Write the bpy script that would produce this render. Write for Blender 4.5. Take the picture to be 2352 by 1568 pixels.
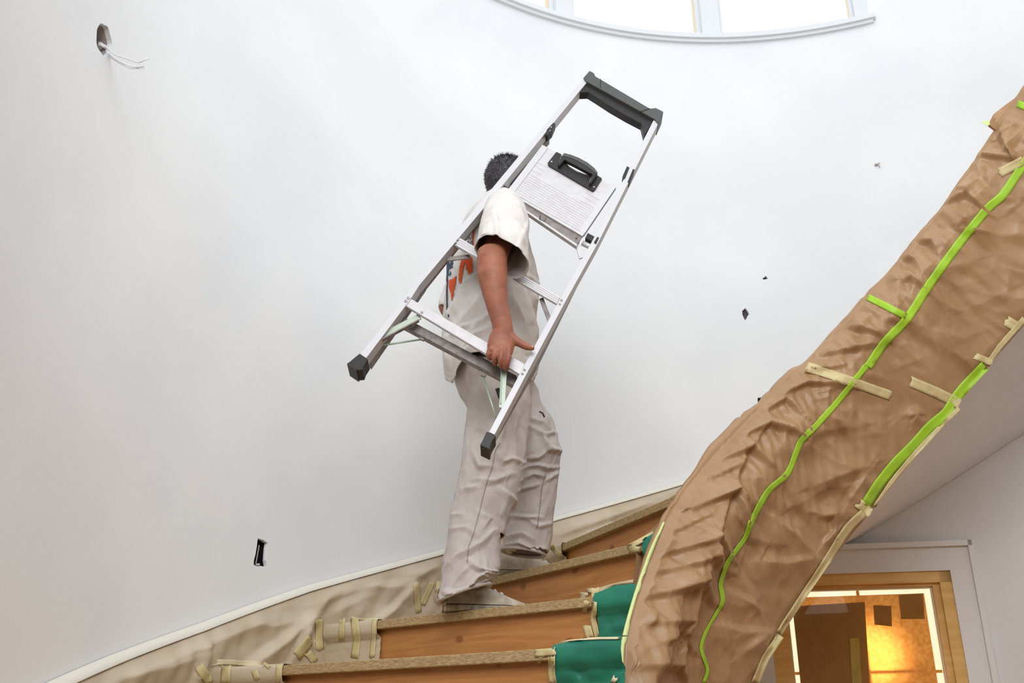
import bpy, bmesh, math, random
import numpy as np
from mathutils import Vector, Matrix
from mathutils.bvhtree import BVHTree
random.seed(7); rng = np.random.default_rng(7)
for o in list(bpy.data.objects): bpy.data.objects.remove(o)
scn = bpy.context.scene
COL = scn.collection
# ---------------------------------------------------------------- camera
W, H = 2352, 1568
LENS, PITCH, EYE = 35.0, 0.405, 1.4178
F = W * LENS / 36.0
cd = bpy.data.cameras.new('camera'); cam = bpy.data.objects.new('camera', cd); COL.objects.link(cam)
cd.lens = LENS; cd.sensor_width = 36; cd.sensor_fit = 'HORIZONTAL'; cd.clip_start = 0.05
cam.location = (0, 0, EYE); cam.rotation_euler = (math.pi / 2 + PITCH, 0, 0)
scn.camera = cam
# ---------------------------------------------------------------- sky, light, exposure
wd = bpy.data.worlds.new('sky'); scn.world = wd; wd.use_nodes = True
bg = wd.node_tree.nodes['Background']
bg.inputs[0].default_value = (0.90, 0.95, 1.0, 1); bg.inputs[1].default_value = 0.86
def area(name, loc, target, sx, sy, power, col):
    l = bpy.data.lights.new(name, 'AREA'); l.shape = 'RECTANGLE'; l.size = sx; l.size_y = sy; l.energy = power; l.color = col
    o = bpy.data.objects.new(name, l); COL.objects.link(o); o.location = loc
    o.rotation_euler = (Vector(target) - Vector(loc)).to_track_quat('-Z', 'Y').to_euler()
    return o
# daylight falling in from the clerestory above the stair well
area('clerestory_daylight', (1.6, 1.6, 6.6), (1.0, 3.4, 2.8), 3.0, 2.2, 6, (0.95, 0.975, 1.0))
area('frontal_fill', (0.1, -0.9, 4.1), (0.4, 3.2, 1.7), 2.6, 2.0, 84, (0.97, 0.985, 1.0))  # added frontal fill above and behind the camera, no window there
# unseen warm point light added to tint the wall under the stair
hl = bpy.data.lights.new('under_stair_warm_fill', 'POINT'); hl.energy = 10; hl.color = (1.0, 0.52, 0.17); hl.shadow_soft_size = 0.12
ho = bpy.data.objects.new('under_stair_warm_fill', hl); COL.objects.link(ho); ho.location = (2.3, 2.0, 0.9)
scn.view_settings.view_transform = 'Standard'; scn.view_settings.look = 'None'
scn.view_settings.gamma = 1.0; scn.view_settings.use_curve_mapping = False
scn.view_settings.exposure = 0.68
# ---------------------------------------------------------------- site geometry (fitted)
CX, CY, RI, RO = 1.183, 2.311, 1.064, 2.434
TH0, DTH, RISE = 2.704, 0.214, 0.19
Z1 = EYE + 0.2922                     # height of the first nosing in view
cp, sp = math.cos(PITCH), math.sin(PITCH)
def ray(px, py):
    u = (px - W / 2) / F; w = -(py - H / 2) / F
    return np.array([u, cp - w * sp, sp + w * cp])
CAM = np.array([0, 0, EYE])
def on_y(px, py, y): d = ray(px, py); return CAM + d * (y / d[1])
def on_z(px, py, z): d = ray(px, py); return CAM + d * ((z - EYE) / d[2])
def on_cyl(px, py, rad):
    d = ray(px, py); a = d[0]**2 + d[1]**2; b = -2 * (d[0] * CX + d[1] * CY); c = CX * CX + CY * CY - rad * rad
    D = max(b * b - 4 * a * c, 0); return CAM + d * ((-b + math.sqrt(D)) / 2 / a)
def on_plane(px, py, p0, n):
    d = ray(px, py); t = np.dot(np.array(p0) - CAM, n) / np.dot(d, n); return CAM + d * t
def ang(P): return math.atan2(P[1] - CY, P[0] - CX)
def cyl(th, rad, z): return np.array([CX + rad * math.cos(th), CY + rad * math.sin(th), z])
def helix(th): return Z1 + RISE * (TH0 - th) / DTH
def project(P):
    P = np.asarray(P, float) - CAM
    zc = P[..., 1] * cp + P[..., 2] * sp
    return np.stack([W / 2 + F * P[..., 0] / zc, H / 2 - F * (-P[..., 1] * sp + P[..., 2] * cp) / zc], -1), zc
# ---------------------------------------------------------------- numpy noise
def _h(i, j, k, s):
    n = (i * 374761393 + j * 668265263 + k * 2147483647 + s * 974711) & 0xffffffff
    n = ((n ^ (n >> 13)) * 1274126177) & 0xffffffff
    return ((n ^ (n >> 16)) & 0xffff) / 65535.0
def noise(P, scale=1.0, seed=0):
    P = np.asarray(P, float) * scale
    i = np.floor(P).astype(np.int64); f = P - i; f = f * f * (3 - 2 * f)
    r = 0
    for dx in (0, 1):
        for dy in (0, 1):
            for dz in (0, 1):
                w = (f[..., 0] if dx else 1 - f[..., 0]) * (f[..., 1] if dy else 1 - f[..., 1]) * (f[..., 2] if dz else 1 - f[..., 2])
                r = r + w * _h(i[..., 0] + dx, i[..., 1] + dy, i[..., 2] + dz, seed)
    return r * 2 - 1
def seg_dist(X, Y, a, b):
    ax, ay = a; bx, by = b; dx, dy = bx - ax, by - ay; L = dx * dx + dy * dy + 1e-12
    t = np.clip(((X - ax) * dx + (Y - ay) * dy) / L, 0, 1)
    ex, ey = X - ax - t * dx, Y - ay - t * dy
    return np.hypot(ex, ey), t, (dx * (Y - ay) - dy * (X - ax)) / math.sqrt(L)
def crease(X, Y, pts, h, w, asym=0.6, taper=True):
    """a folded ridge along a polyline: sharp crest, one steep and one gentle flank"""
    best = np.full(X.shape, 1e9); tt = np.zeros(X.shape); sd = np.zeros(X.shape); n = len(pts) - 1
    for i in range(n):
        d, t, s = seg_dist(X, Y, pts[i], pts[i + 1])
        m = d < best; best[m] = d[m]; tt[m] = (i + t[m]) / n; sd[m] = s[m]
    ww = np.where(sd > 0, w * (1 + asym), w * (1 - asym))
    prof = np.clip(1 - best / ww, 0, 1) ** 1.25
    if taper: prof = prof * (0.35 + 0.65 * np.sin(np.pi * np.clip(tt, 0.02, 0.98)))
    return h * prof
def crumple(X, Y, seed, amp, freqs, n=7):
    """crisp straight folds: masked triangle waves in random directions"""
    g = np.random.default_rng(seed); out = np.zeros(X.shape); N = np.stack([X, Y, 0 * X], -1)
    for i in range(n):
        a = g.normal(0.35, 0.8); f = g.uniform(*freqs); ph = g.uniform(0, 1)
        t = (X * math.cos(a) + Y * math.sin(a)) * f + ph + 0.25 * noise(N, 3, seed + i)
        tri = np.abs((t % 1) - 0.5) * 2; m = np.clip(noise(N, 4.0, seed + 50 + i) * 2.2 - 0.1, 0, 1)
        out += amp * (1 - tri) * m
    return out
# ---------------------------------------------------------------- materials
def srgb(r, g, b):
    f = lambda c: (c / 255 / 12.92) if c <= 10 else ((c / 255 + 0.055) / 1.055) ** 2.4
    return (f(r), f(g), f(b), 1)
def material(name, c1, c2=None, rough=0.6, scale=8, stretch=(1, 1, 1), bump=0.0, bscale=60, metal=0.0, spec=0.4, detail=5, trans=0.0):
    m = bpy.data.materials.new(name); m.use_nodes = True; nt = m.node_tree; b = nt.nodes['Principled BSDF']
    b.inputs['Roughness'].default_value = rough; b.inputs['Metallic'].default_value = metal
    b.inputs['Specular IOR Level'].default_value = spec
    b.inputs['Base Color'].default_value = c1
    if c2 is not None or bump:
        tc = nt.nodes.new('ShaderNodeTexCoord'); mp = nt.nodes.new('ShaderNodeMapping'); mp.inputs['Scale'].default_value = stretch
        nt.links.new(tc.outputs['Object'], mp.inputs[0])
    if c2 is not None:
        n = nt.nodes.new('ShaderNodeTexNoise'); n.inputs['Scale'].default_value = scale; n.inputs['Detail'].default_value = detail
        r = nt.nodes.new('ShaderNodeValToRGB'); r.color_ramp.elements[0].position = 0.35; r.color_ramp.elements[1].position = 0.65
        r.color_ramp.elements[0].color = c1; r.color_ramp.elements[1].color = c2
        nt.links.new(mp.outputs[0], n.inputs['Vector']); nt.links.new(n.outputs['Fac'], r.inputs[0]); nt.links.new(r.outputs[0], b.inputs['Base Color'])
    if bump:
        n2 = nt.nodes.new('ShaderNodeTexNoise'); n2.inputs['Scale'].default_value = bscale; n2.inputs['Detail'].default_value = 4
        bp = nt.nodes.new('ShaderNodeBump'); bp.inputs['Strength'].default_value = bump; bp.inputs['Distance'].default_value = 0.004
        nt.links.new(mp.outputs[0], n2.inputs['Vector']); nt.links.new(n2.outputs['Fac'], bp.inputs['Height']); nt.links.new(bp.outputs[0], b.inputs['Normal'])
    if trans:
        t = nt.nodes.new('ShaderNodeBsdfTranslucent'); mx = nt.nodes.new('ShaderNodeMixShader'); mx.inputs[0].default_value = trans
        out = nt.nodes['Material Output']
        t.inputs[0].default_value = c1
        if c2 is not None: nt.links.new(r.outputs[0], t.inputs[0])
        nt.links.new(b.outputs[0], mx.inputs[1]); nt.links.new(t.outputs[0], mx.inputs[2]); nt.links.new(mx.outputs[0], out.inputs[0])
    return m
M = {}
M['wall'] = material('wall_plaster', srgb(225, 226, 227), srgb(232, 233, 233), 0.85, 1.6, bump=0.10, bscale=90, detail=8, spec=0.2)
M['drywall'] = material('drywall_edge', srgb(200, 192, 185), srgb(170, 158, 150), 0.9, 80)
M['boxdark'] = material('box_dark', srgb(26, 25, 27), rough=0.6)
M['boxgrey'] = material('box_grey', srgb(176, 166, 162), srgb(150, 140, 136), 0.7, 40)
M['gouge'] = material('gouge_grey', srgb(96, 92, 96), srgb(60, 58, 64), 0.9, 120)
M['white_paint'] = material('white_paint', srgb(232, 232, 230), rough=0.4)
M['window_paint'] = material('window_paint', srgb(219, 221, 223), rough=0.4)
M['cream_paint'] = material('cream_paint', srgb(226, 208, 176), rough=0.45)
M['kraft'] = material('kraft_paper', srgb(166, 131, 93), srgb(155, 119, 81), 0.46, 9, bump=0.25, bscale=45, spec=0.5)
M['kraft_fold'] = material('kraft_fold', srgb(170, 134, 98), srgb(160, 124, 88), 0.6, 9)
M['skirt_paper'] = material('skirt_paper', srgb(205, 190, 168), srgb(192, 174, 148), 0.6, 7, bump=0.1, bscale=200)
M['skirt_lit_edge'] = material('skirt_paper_lit_edge', srgb(222, 217, 204), rough=0.6)  # paler skirt paper: light on its top edge put into the colour
M['green_tape'] = material('green_tape', srgb(164, 204, 50), srgb(150, 194, 44), 0.5, 12)
M['pale_green_tape'] = material('pale_green_tape', srgb(206, 220, 150), rough=0.5)
M['masking'] = material('masking_tape', srgb(208, 192, 144), srgb(196, 178, 128), 0.6, 30)
M['cream_tape'] = material('cream_tape', srgb(226, 214, 180), srgb(210, 194, 154), 0.6, 30)
M['green_cloth'] = material('green_sheet', srgb(26, 122, 96), srgb(18, 106, 84), 0.45, 10, spec=0.5)
M['ply_edge'] = material('plywood_edge', srgb(184, 158, 116), srgb(150, 122, 82), 0.8, 70, (1, 1, 4), bump=0.5, bscale=160)
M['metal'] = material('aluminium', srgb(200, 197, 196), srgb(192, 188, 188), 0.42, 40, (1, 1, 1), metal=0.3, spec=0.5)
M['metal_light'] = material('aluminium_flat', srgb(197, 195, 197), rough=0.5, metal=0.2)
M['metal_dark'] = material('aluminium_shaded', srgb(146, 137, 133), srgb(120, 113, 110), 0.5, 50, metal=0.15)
M['zinc'] = material('zinc_brace', srgb(176, 186, 170), rough=0.4, metal=0.25)
M['zinc_rod'] = material('zinc_rod', srgb(160, 178, 156), rough=0.4, metal=0.4)
M['black'] = material('black_plastic', srgb(38, 35, 34), srgb(30, 28, 27), 0.5, 60)
M['grey_plastic'] = material('grey_plastic', srgb(74, 73, 71), rough=0.5)
M['steel'] = material('rivet_steel', srgb(190, 188, 186), rough=0.3, metal=0.8)
M['skin'] = material('skin', srgb(160, 101, 76), srgb(140, 84, 64), 0.55, 22, bump=0.15, bscale=220)
M['hair'] = material('hair', srgb(38, 35, 36), srgb(66, 62, 64), 0.55, 120)
M['shirt'] = material('tee_shirt_cotton', srgb(216, 211, 206), srgb(206, 199, 193), 0.9, 18, bump=0.35, bscale=70, spec=0.15)
M['trousers'] = material('trouser_cotton', srgb(197, 188, 182), srgb(183, 172, 166), 0.9, 16, bump=0.4, bscale=60, spec=0.15)
M['seam'] = material('trouser_seam', srgb(158, 144, 136), rough=0.9)
M['shoe'] = material('dusty_shoe', srgb(196, 186, 170), srgb(166, 154, 136), 0.9, 30)
M['sole'] = material('shoe_sole', srgb(176, 166, 148), srgb(134, 125, 108), 0.9, 40)
M['belt'] = material('belt', srgb(40, 32, 34), rough=0.5)
M['navy'] = material('navy_print', srgb(62, 78, 98), rough=0.9)
M['orange'] = material('orange_print', srgb(222, 92, 40), srgb(205, 78, 36), 0.9, 30)
M['wire'] = material('white_cable', srgb(226, 226, 226), rough=0.5)
M['floor'] = material('floor_boards', srgb(150, 112, 78), srgb(128, 92, 60), 0.6, 4, (1, 8, 1))
M['honey'] = material('honey_wood', srgb(238, 196, 122), srgb(224, 178, 102), 0.45, 6, (1, 1, 6))
M['board'] = material('grey_board', srgb(176, 152, 122), srgb(166, 142, 112), 0.85, 20)
M['window_paper'] = material('window_kraft', srgb(244, 210, 164), srgb(230, 188, 136), 0.8, 60, trans=0.75)
M['strip'] = material('printed_strip', srgb(206, 208, 164), srgb(180, 186, 140), 0.6, 60, (1, 1, 0.2))
def glass(name, tint):
    m = bpy.data.materials.new(name); m.use_nodes = True; nt = m.node_tree; nt.nodes.clear()
    o = nt.nodes.new('ShaderNodeOutputMaterial'); t = nt.nodes.new('ShaderNodeBsdfTransparent'); g = nt.nodes.new('ShaderNodeBsdfGlossy')
    g.inputs['Roughness'].default_value = 0.02; x = nt.nodes.new('ShaderNodeMixShader'); x.inputs[0].default_value = 0.07; t.inputs[0].default_value = tint
    nt.links.new(t.outputs[0], x.inputs[1]); nt.links.new(g.outputs[0], x.inputs[2]); nt.links.new(x.outputs[0], o.inputs[0]); return m
M['glass'] = glass('pane_glass', (1, 1, 1, 1)); M['amber_glass'] = glass('amber_glass', (1.0, 0.91, 0.72, 1))
def wood():
    m = bpy.data.materials.new('pine_riser'); m.use_nodes = True; nt = m.node_tree; b = nt.nodes['Principled BSDF']; b.inputs['Roughness'].default_value = 0.55
    tc = nt.nodes.new('ShaderNodeTexCoord'); mp = nt.nodes.new('ShaderNodeMapping'); mp.inputs['Scale'].default_value = (1.2, 1.2, 14)
    n = nt.nodes.new('ShaderNodeTexNoise'); n.inputs['Scale'].default_value = 2.2; n.inputs['Detail'].default_value = 6; n.inputs['Distortion'].default_value = 1.6
    r = nt.nodes.new('ShaderNodeValToRGB'); e = r.color_ramp.elements
    e[0].position = 0.3; e[0].color = srgb(158, 102, 50); e[1].position = 0.7; e[1].color = srgb(186, 128, 70)
    nt.links.new(tc.outputs['Object'], mp.inputs[0]); nt.links.new(mp.outputs[0], n.inputs['Vector']); nt.links.new(n.outputs['Fac'], r.inputs[0])
    # knots
    v = nt.nodes.new('ShaderNodeTexVoronoi'); v.inputs['Scale'].default_value = 7; mp2 = nt.nodes.new('ShaderNodeMapping'); mp2.inputs['Scale'].default_value = (1, 1, 1.3)
    nt.links.new(tc.outputs['Object'], mp2.inputs[0]); nt.links.new(mp2.outputs[0], v.inputs['Vector'])
    k = nt.nodes.new('ShaderNodeValToRGB'); k.color_ramp.elements[0].position = 0.11; k.color_ramp.elements[0].color = (1, 1, 1, 1)
    k.color_ramp.elements[1].position = 0.16; k.color_ramp.elements[1].color = (0, 0, 0, 1)
    mx = nt.nodes.new('ShaderNodeMix'); mx.data_type = 'RGBA'; mx.inputs[7].default_value = srgb(140, 84, 40)
    nt.links.new(v.outputs['Distance'], k.inputs[0]); nt.links.new(k.outputs[0], mx.inputs[0]); nt.links.new(r.outputs[0], mx.inputs[6]); nt.links.new(mx.outputs[2], b.inputs['Base Color'])
    return m
M['wood'] = wood()
# ---------------------------------------------------------------- object helpers
def tag(o, label=None, cat=None, group=None, kind=None):
    if label: o['label'] = label
    if cat: o['category'] = cat
    if group: o['group'] = group
    if kind: o['kind'] = kind
    return o
def link(name, me, mat=None, parent=None, smooth=False):
    o = bpy.data.objects.new(name, me); COL.objects.link(o)
    if mat: me.materials.append(M[mat] if isinstance(mat, str) else mat)
    if parent:
        o.parent = parent; o.matrix_parent_inverse = parent.matrix_world.inverted() if parent.type != 'EMPTY' else Matrix.Translation(-Vector(parent.location))
    if smooth: me.shade_smooth()
    return o
def mesh(name, V, Fc, mat=None, parent=None, smooth=False, fix=True):
    me = bpy.data.meshes.new(name); me.from_pydata([tuple(map(float, v)) for v in V], [], [tuple(int(i) for i in f) for f in Fc]); me.update()
    if fix:
        bm = bmesh.new(); bm.from_mesh(me); bmesh.ops.recalc_face_normals(bm, faces=bm.faces); bm.to_mesh(me); bm.free()
    return link(name, me, mat, parent, smooth)
def empty(name, loc, label, cat, group=None):
    o = bpy.data.objects.new(name, None); COL.objects.link(o); o.location = loc; o.empty_display_size = 0.1
    return tag(o, label, cat, group)
def grid(P):
    """faces of an (n,m,3) array of points"""
    n, m = P.shape[:2]; idx = np.arange(n * m).reshape(n, m)
    Fc = np.stack([idx[:-1, :-1], idx[1:, :-1], idx[1:, 1:], idx[:-1, 1:]], -1).reshape(-1, 4)
    return P.reshape(-1, 3), Fc
def box_between(a, b, n, w, d, bev=0.0):
    """beam from a to b; w across, d along n; centred"""
    a, b, n = map(lambda v: np.array(v, float), (a, b, n)); t = (b - a) / np.linalg.norm(b - a)
    n = n - t * np.dot(n, t); n /= np.linalg.norm(n); s = np.cross(t, n)
    V = []
    for e in (a, b):
        for i, j in ((-1, -1), (1, -1), (1, 1), (-1, 1)): V.append(e + s * i * w / 2 + n * j * d / 2)
    return V, [(0, 1, 2, 3), (4, 7, 6, 5), (0, 4, 5, 1), (1, 5, 6, 2), (2, 6, 7, 3), (3, 7, 4, 0)]
def merge(*parts):
    V, Fc = [], []
    for v, f in parts:
        k = len(V); V += list(v); Fc += [tuple(int(i) + k for i in q) for q in f]
    return V, Fc
def tube(pts, r, n=10, caps=True):
    pts = [np.array(p, float) for p in pts]; V, Fc = [], []; N = len(pts)
    rs = r if hasattr(r, '__len__') else [r] * N
    up = np.array([0.3, 0.2, 0.93])
    for i, p in enumerate(pts):
        t = pts[min(i + 1, N - 1)] - pts[max(i - 1, 0)]; t /= np.linalg.norm(t)
        a = np.cross(t, up)
        if np.linalg.norm(a) < 0.1: a = np.cross(t, np.array([1, 0, 0.]))
        a /= np.linalg.norm(a); b = np.cross(t, a)
        for k in range(n):
            q = 2 * math.pi * k / n; V.append(p + rs[i] * (a * math.cos(q) + b * math.sin(q)))
    for i in range(N - 1):
        for k in range(n): Fc.append((i * n + k, i * n + (k + 1) % n, (i + 1) * n + (k + 1) % n, (i + 1) * n + k))
    if caps: Fc += [tuple(range(n)), tuple(range((N - 1) * n, N * n))]
    return V, Fc
def prism(poly, off):
    """closed polygon (3D points) extruded by vector off"""
    n = len(poly); V = [np.array(p, float) for p in poly]; V += [p + np.array(off) for p in V[:n]]
    return V, [tuple(range(n)), tuple(range(2 * n - 1, n - 1, -1))] + [(i, (i + 1) % n, n + (i + 1) % n, n + i) for i in range(n)]
def smooth_path(pts, n=8):
    """Catmull-Rom through the points"""
    P = [np.array(p, float) for p in pts]; P = [2 * P[0] - P[1]] + P + [2 * P[-1] - P[-2]]; out = []
    for i in range(1, len(P) - 2):
        for k in range(n):
            t = k / n; a, b, c, d = P[i - 1:i + 3]
            out.append(0.5 * (2 * b + (c - a) * t + (2 * a - 5 * b + 4 * c - d) * t * t + (3 * b - a - 3 * c + d) * t ** 3))
    return out + [P[-2]]
def bvh_of(*objs):
    V, Fc = [], []
    for o in objs:
        k = len(V); V += [o.matrix_world @ v.co for v in o.data.vertices]; Fc += [tuple(i + k for i in p.vertices) for p in o.data.polygons]
    return BVHTree.FromPolygons(V, Fc)
def cast(bvh, px, py, off, last=None):
    d = Vector(ray(px, py)).normalized(); h = bvh.ray_cast(Vector(CAM), d)
    if h[0] is None:
        return None
    n = h[1]
    if n.dot(d) > 0: n = -n
    return np.array(h[0] + n * off), h[3]
def strip(name, bvh, pts, width, mat, parent, label=None, off=0.0025, across=4, step=9, thick=0.0006, ragged=0.0):
    """a strip of tape laid on whatever surface lies under the line"""
    P = [np.array(p, float) for p in pts]; Q = []; n = len(P)
    wid = width if hasattr(width, '__len__') else [width] * n
    if n > 3:                                   # round off the bends of long tapes
        P = smooth_path(P, 4); wid = list(np.interp(np.linspace(0, n - 1, len(P)), np.arange(n), wid)); n = len(P)
    Ws = []
    for i in range(n - 1):
        L = np.linalg.norm(P[i + 1] - P[i]); m = max(1, int(L / step))
        for k in range(m): Q.append(P[i] + (P[i + 1] - P[i]) * k / m); Ws.append(wid[i] + (wid[i + 1] - wid[i]) * k / m)
    Q.append(P[-1]); Ws.append(wid[-1])
    hits = [cast(bvh, q[0], q[1], off) for q in Q]; raw = [h[1] if h is not None else None for h in hits]
    if all(r is None for r in raw): return None
    dc = []
    for i in range(len(Q)):                     # robust distance of the surface under each point of the line
        w_ = 6
        while True:
            near = [r for r in raw[max(0, i - w_):i + w_ + 1] if r is not None]
            if len(near) >= 3 or w_ > len(Q): break
            w_ += 6
        dc.append(float(np.median(near)) if near else float(np.median([r for r in raw if r is not None])))
    rows = []
    for i, q in enumerate(Q):
        t = Q[min(i + 1, len(Q) - 1)] - Q[max(i - 1, 0)]; t /= np.linalg.norm(t) + 1e-9; s = np.array([-t[1], t[0]])
        row = []
        for k in range(across + 1):
            a = (k / across - 0.5) * Ws[i]
            e = ragged * (random.random() - 0.5) if (i in (0, len(Q) - 1)) else 0
            x, y = q + s * a + t * e
            h = cast(bvh, x, y, off)
            if h is not None and abs(h[1] - dc[i]) < 0.05: row.append(h[0])
            else: d = ray(x, y); row.append(CAM + d / np.linalg.norm(d) * (dc[i] - off))
        rows.append(row)
    if len(rows) < 2: return None
    A = np.array(rows); V, Fc = grid(A)
    o = mesh(name, V, Fc, mat, parent, True, fix=False)
    if label: o['label'] = label
    sm = o.modifiers.new('thickness', 'SOLIDIFY'); sm.thickness = thick; sm.offset = 0
    return o
# ================================================================ SETTING
# ---- openings and holes in the curved wall (theta, z)
def tz(px, py, rad=RO): P = on_cyl(px, py, rad); return ang(P), P[2]
SILL_Z = EYE + 3.992
thR = tz(2000, 52)[0]; thM = tz(1636, 90)[0]; thL = tz(1297, 36)[0]; thLL = thL + (thL - thM); WIN_TOP = SILL_Z + 1.15
# lower window: a flat unit set in the wall as a chord
wP1 = on_cyl(2228, 1245, RO - 0.012); wz = wP1[2]; wP2 = on_z(1950, 1254.5, wz)
wdir = wP1 - wP2; wdir /= np.linalg.norm(wdir); wnor = np.array([wdir[1], -wdir[0], 0.0])       # faces the room
if np.dot(wnor, CAM - wP1) < 0: wnor = -wnor
wup = np.array([0, 0, 1.0])
def wxy(px, py, depth=0.0):                    # pixel -> coordinates in the plane of the lower window
    P = on_plane(px, py, wP1 - wnor * depth, wnor); return np.dot(P - wP1, wdir), P[2]
def wpt(x, z, depth=0.0): p = wP1 + wdir * x - wnor * depth; return np.array([p[0], p[1], z])
cas_in_r, cas_in_t = wxy(2181, 1310); cas_out_l = wxy(1700, 1400)[0] - 0.02
win2_l = wxy(1790, 1440)[0] - 0.02
th_a = ang(wpt(cas_in_r - 0.02, wz)); th_b = ang(wpt(win2_l, wz)); wz_low = wz - 1.75
holes = []
def px_poly(pts): return [tz(*p) for p in pts]
circ = [(239 + 17.5 * math.cos(a) * (1 + 0.06 * math.sin(5 * a)) + 2.5 * math.sin(a) * 1.6, 92 + 37.5 * math.sin(a) * (1 + 0.05 * math.cos(7 * a))) for a in np.linspace(0, 2 * math.pi, 29)[:-1]]
holes.append(('round', px_poly(circ)))
holes.append(('outlet', px_poly([(592, 1235), (598, 1238), (604, 1239), (609, 1243), (615, 1246), (613, 1258), (612, 1272), (611, 1286), (613, 1299), (606, 1301), (598, 1299), (590, 1300), (583, 1297), (583, 1288), (587, 1272), (590, 1254)])))
holes.append(('gouge_a', px_poly([(1705, 713), (1709, 710), (1712, 707), (1715, 711), (1718, 715), (1721, 721), (1717, 725), (1715, 731), (1711, 735), (1708, 729), (1705, 722)])))
holes.append(('gouge_b', px_poly([(1752, 638), (1756, 636), (1759, 633), (1761, 636), (1765, 639), (1760, 641), (1754, 642), (1752, 641)])))
holes.append(('bracket', px_poly([(1740, 913), (1756, 911), (1764, 913), (1764, 930), (1756, 931), (1741, 929)])))
TH_MIN, TH_MAX, WALL_TOP, WALL_T = -0.95, 3.72, EYE + 6.2, 0.13
ths = set(np.linspace(TH_MIN, TH_MAX, 150)); zs = set(np.linspace(0, WALL_TOP, 34))
cells = []                                      # (a0,a1,z0,z1,hole)
for nm, poly in holes:
    a = [p[0] for p in poly]; z = [p[1] for p in poly]; cells.append([min(a) - 0.02, max(a) + 0.02, min(z) - 0.05, max(z) + 0.05, nm, poly])
opens = [(thR, thLL, SILL_Z, WIN_TOP), (min(th_a, th_b), max(th_a, th_b), wz_low, cas_in_t - 0.02 + 0.02)]
for a0, a1, z0, z1, *_ in cells: ths |= {a0, a1}; zs |= {z0, z1}
for a0, a1, z0, z1 in opens: ths |= {a0, a1}; zs |= {z0, z1}
ths = sorted(ths); zs = sorted(zs)
def inside(a, z, c): return c[0] - 1e-9 < a < c[1] + 1e-9 and c[2] - 1e-9 < z < c[3] + 1e-9
V, Fc, vid = [], [], {}
def vv(a, z, rad=RO):
    k = (round(a, 6), round(z, 6), rad)
    if k not in vid: vid[k] = len(V); V.append(cyl(a, rad, z))
    return vid[k]
for i in range(len(ths) - 1):
    for j in range(len(zs) - 1):
        am, zm = (ths[i] + ths[i + 1]) / 2, (zs[j] + zs[j + 1]) / 2
        if any(inside(am, zm, c) for c in opens): continue
        for rad in (RO, RO + WALL_T):
            if rad == RO and any(inside(am, zm, c) for c in cells): continue
            Fc.append((vv(ths[i], zs[j], rad), vv(ths[i + 1], zs[j], rad), vv(ths[i + 1], zs[j + 1], rad), vv(ths[i], zs[j + 1], rad)))
for c in cells:                                 # ring of faces between each patch and its ragged hole
    a0, a1, z0, z1, nm, poly = c; n = len(poly); ac = sum(p[0] for p in poly) / n; zc = sum(p[1] for p in poly) / n
    sub = [t for t in ths if a0 - 1e-9 <= t <= a1 + 1e-9]; suz = [t for t in zs if z0 - 1e-9 <= t <= z1 + 1e-9]
    border = [(t, z0) for t in sub[:-1]] + [(a1, t) for t in suz[:-1]] + [(t, z1) for t in sub[:0:-1]] + [(a0, t) for t in suz[:0:-1]]
    fa = lambda p: math.atan2((p[1] - zc) / (z1 - z0), (p[0] - ac) / (a1 - a0)) % (2 * math.pi)
    ringo = sorted([(fa(p), 'o', p) for p in border]); ringi = sorted([(fa(p), 'i', p) for p in poly])
    io = [vv(p[2][0], p[2][1]) for p in ringo]; ii = [vv(p[2][0], p[2][1]) for p in ringi]; x = y = 0
    while x < len(io) or y < len(ii):
        ao = ringo[x][0] if x < len(io) else 9e9; ai = ringi[y][0] if y < len(ii) else 9e9
        if ao <= ai: Fc.append((io[x % len(io)], io[(x + 1) % len(io)], ii[y % len(ii)])); x += 1
        else: Fc.append((ii[y % len(ii)], io[x % len(io)], ii[(y + 1) % len(ii)])); y += 1
    for k in range(n):                          # drywall edge
        p, q = ringi[k][2], ringi[(k + 1) % n][2]
        Fc.append((vv(*p), vv(*q), vv(q[0], q[1], RO + 0.016), vv(p[0], p[1], RO + 0.016)))
    c.append(ringi)
for c in opens:                                 # reveals of the window openings
    pts = [(t, c[2]) for t in ths if c[0] - 1e-9 <= t <= c[1] + 1e-9] + [(c[1], c[3])]
    pts += [(t, c[3]) for t in ths[::-1] if c[0] - 1e-9 <= t < c[1] - 1e-9]; n = len(pts)
    for k in range(n):
        p, q = pts[k], pts[(k + 1) % n]; Fc.append((vv(*p), vv(*q), vv(q[0], q[1], RO + WALL_T), vv(p[0], p[1], RO + WALL_T)))
wall = tag(mesh('wall_back', V, Fc, 'wall', None, fix=False), 'tall curved white plaster wall rising behind the staircase', None, None, 'structure')
for p in wall.data.polygons: p.use_smooth = len(p.vertices) == 4 and abs(p.normal.z) < 0.1
# floor
Vf = [(-4, -3, 0), (5, -3, 0), (5, 6, 0), (-4, 6, 0), (-4, -3, -0.1), (5, -3, -0.1), (5, 6, -0.1), (-4, 6, -0.1)]
tag(mesh('floor', Vf, [(0, 1, 2, 3), (7, 6, 5, 4), (0, 4, 5, 1), (1, 5, 6, 2), (2, 6, 7, 3), (3, 7, 4, 0)], 'floor'), 'brown board floor at the foot of the stair', None, None, 'structure')
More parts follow.
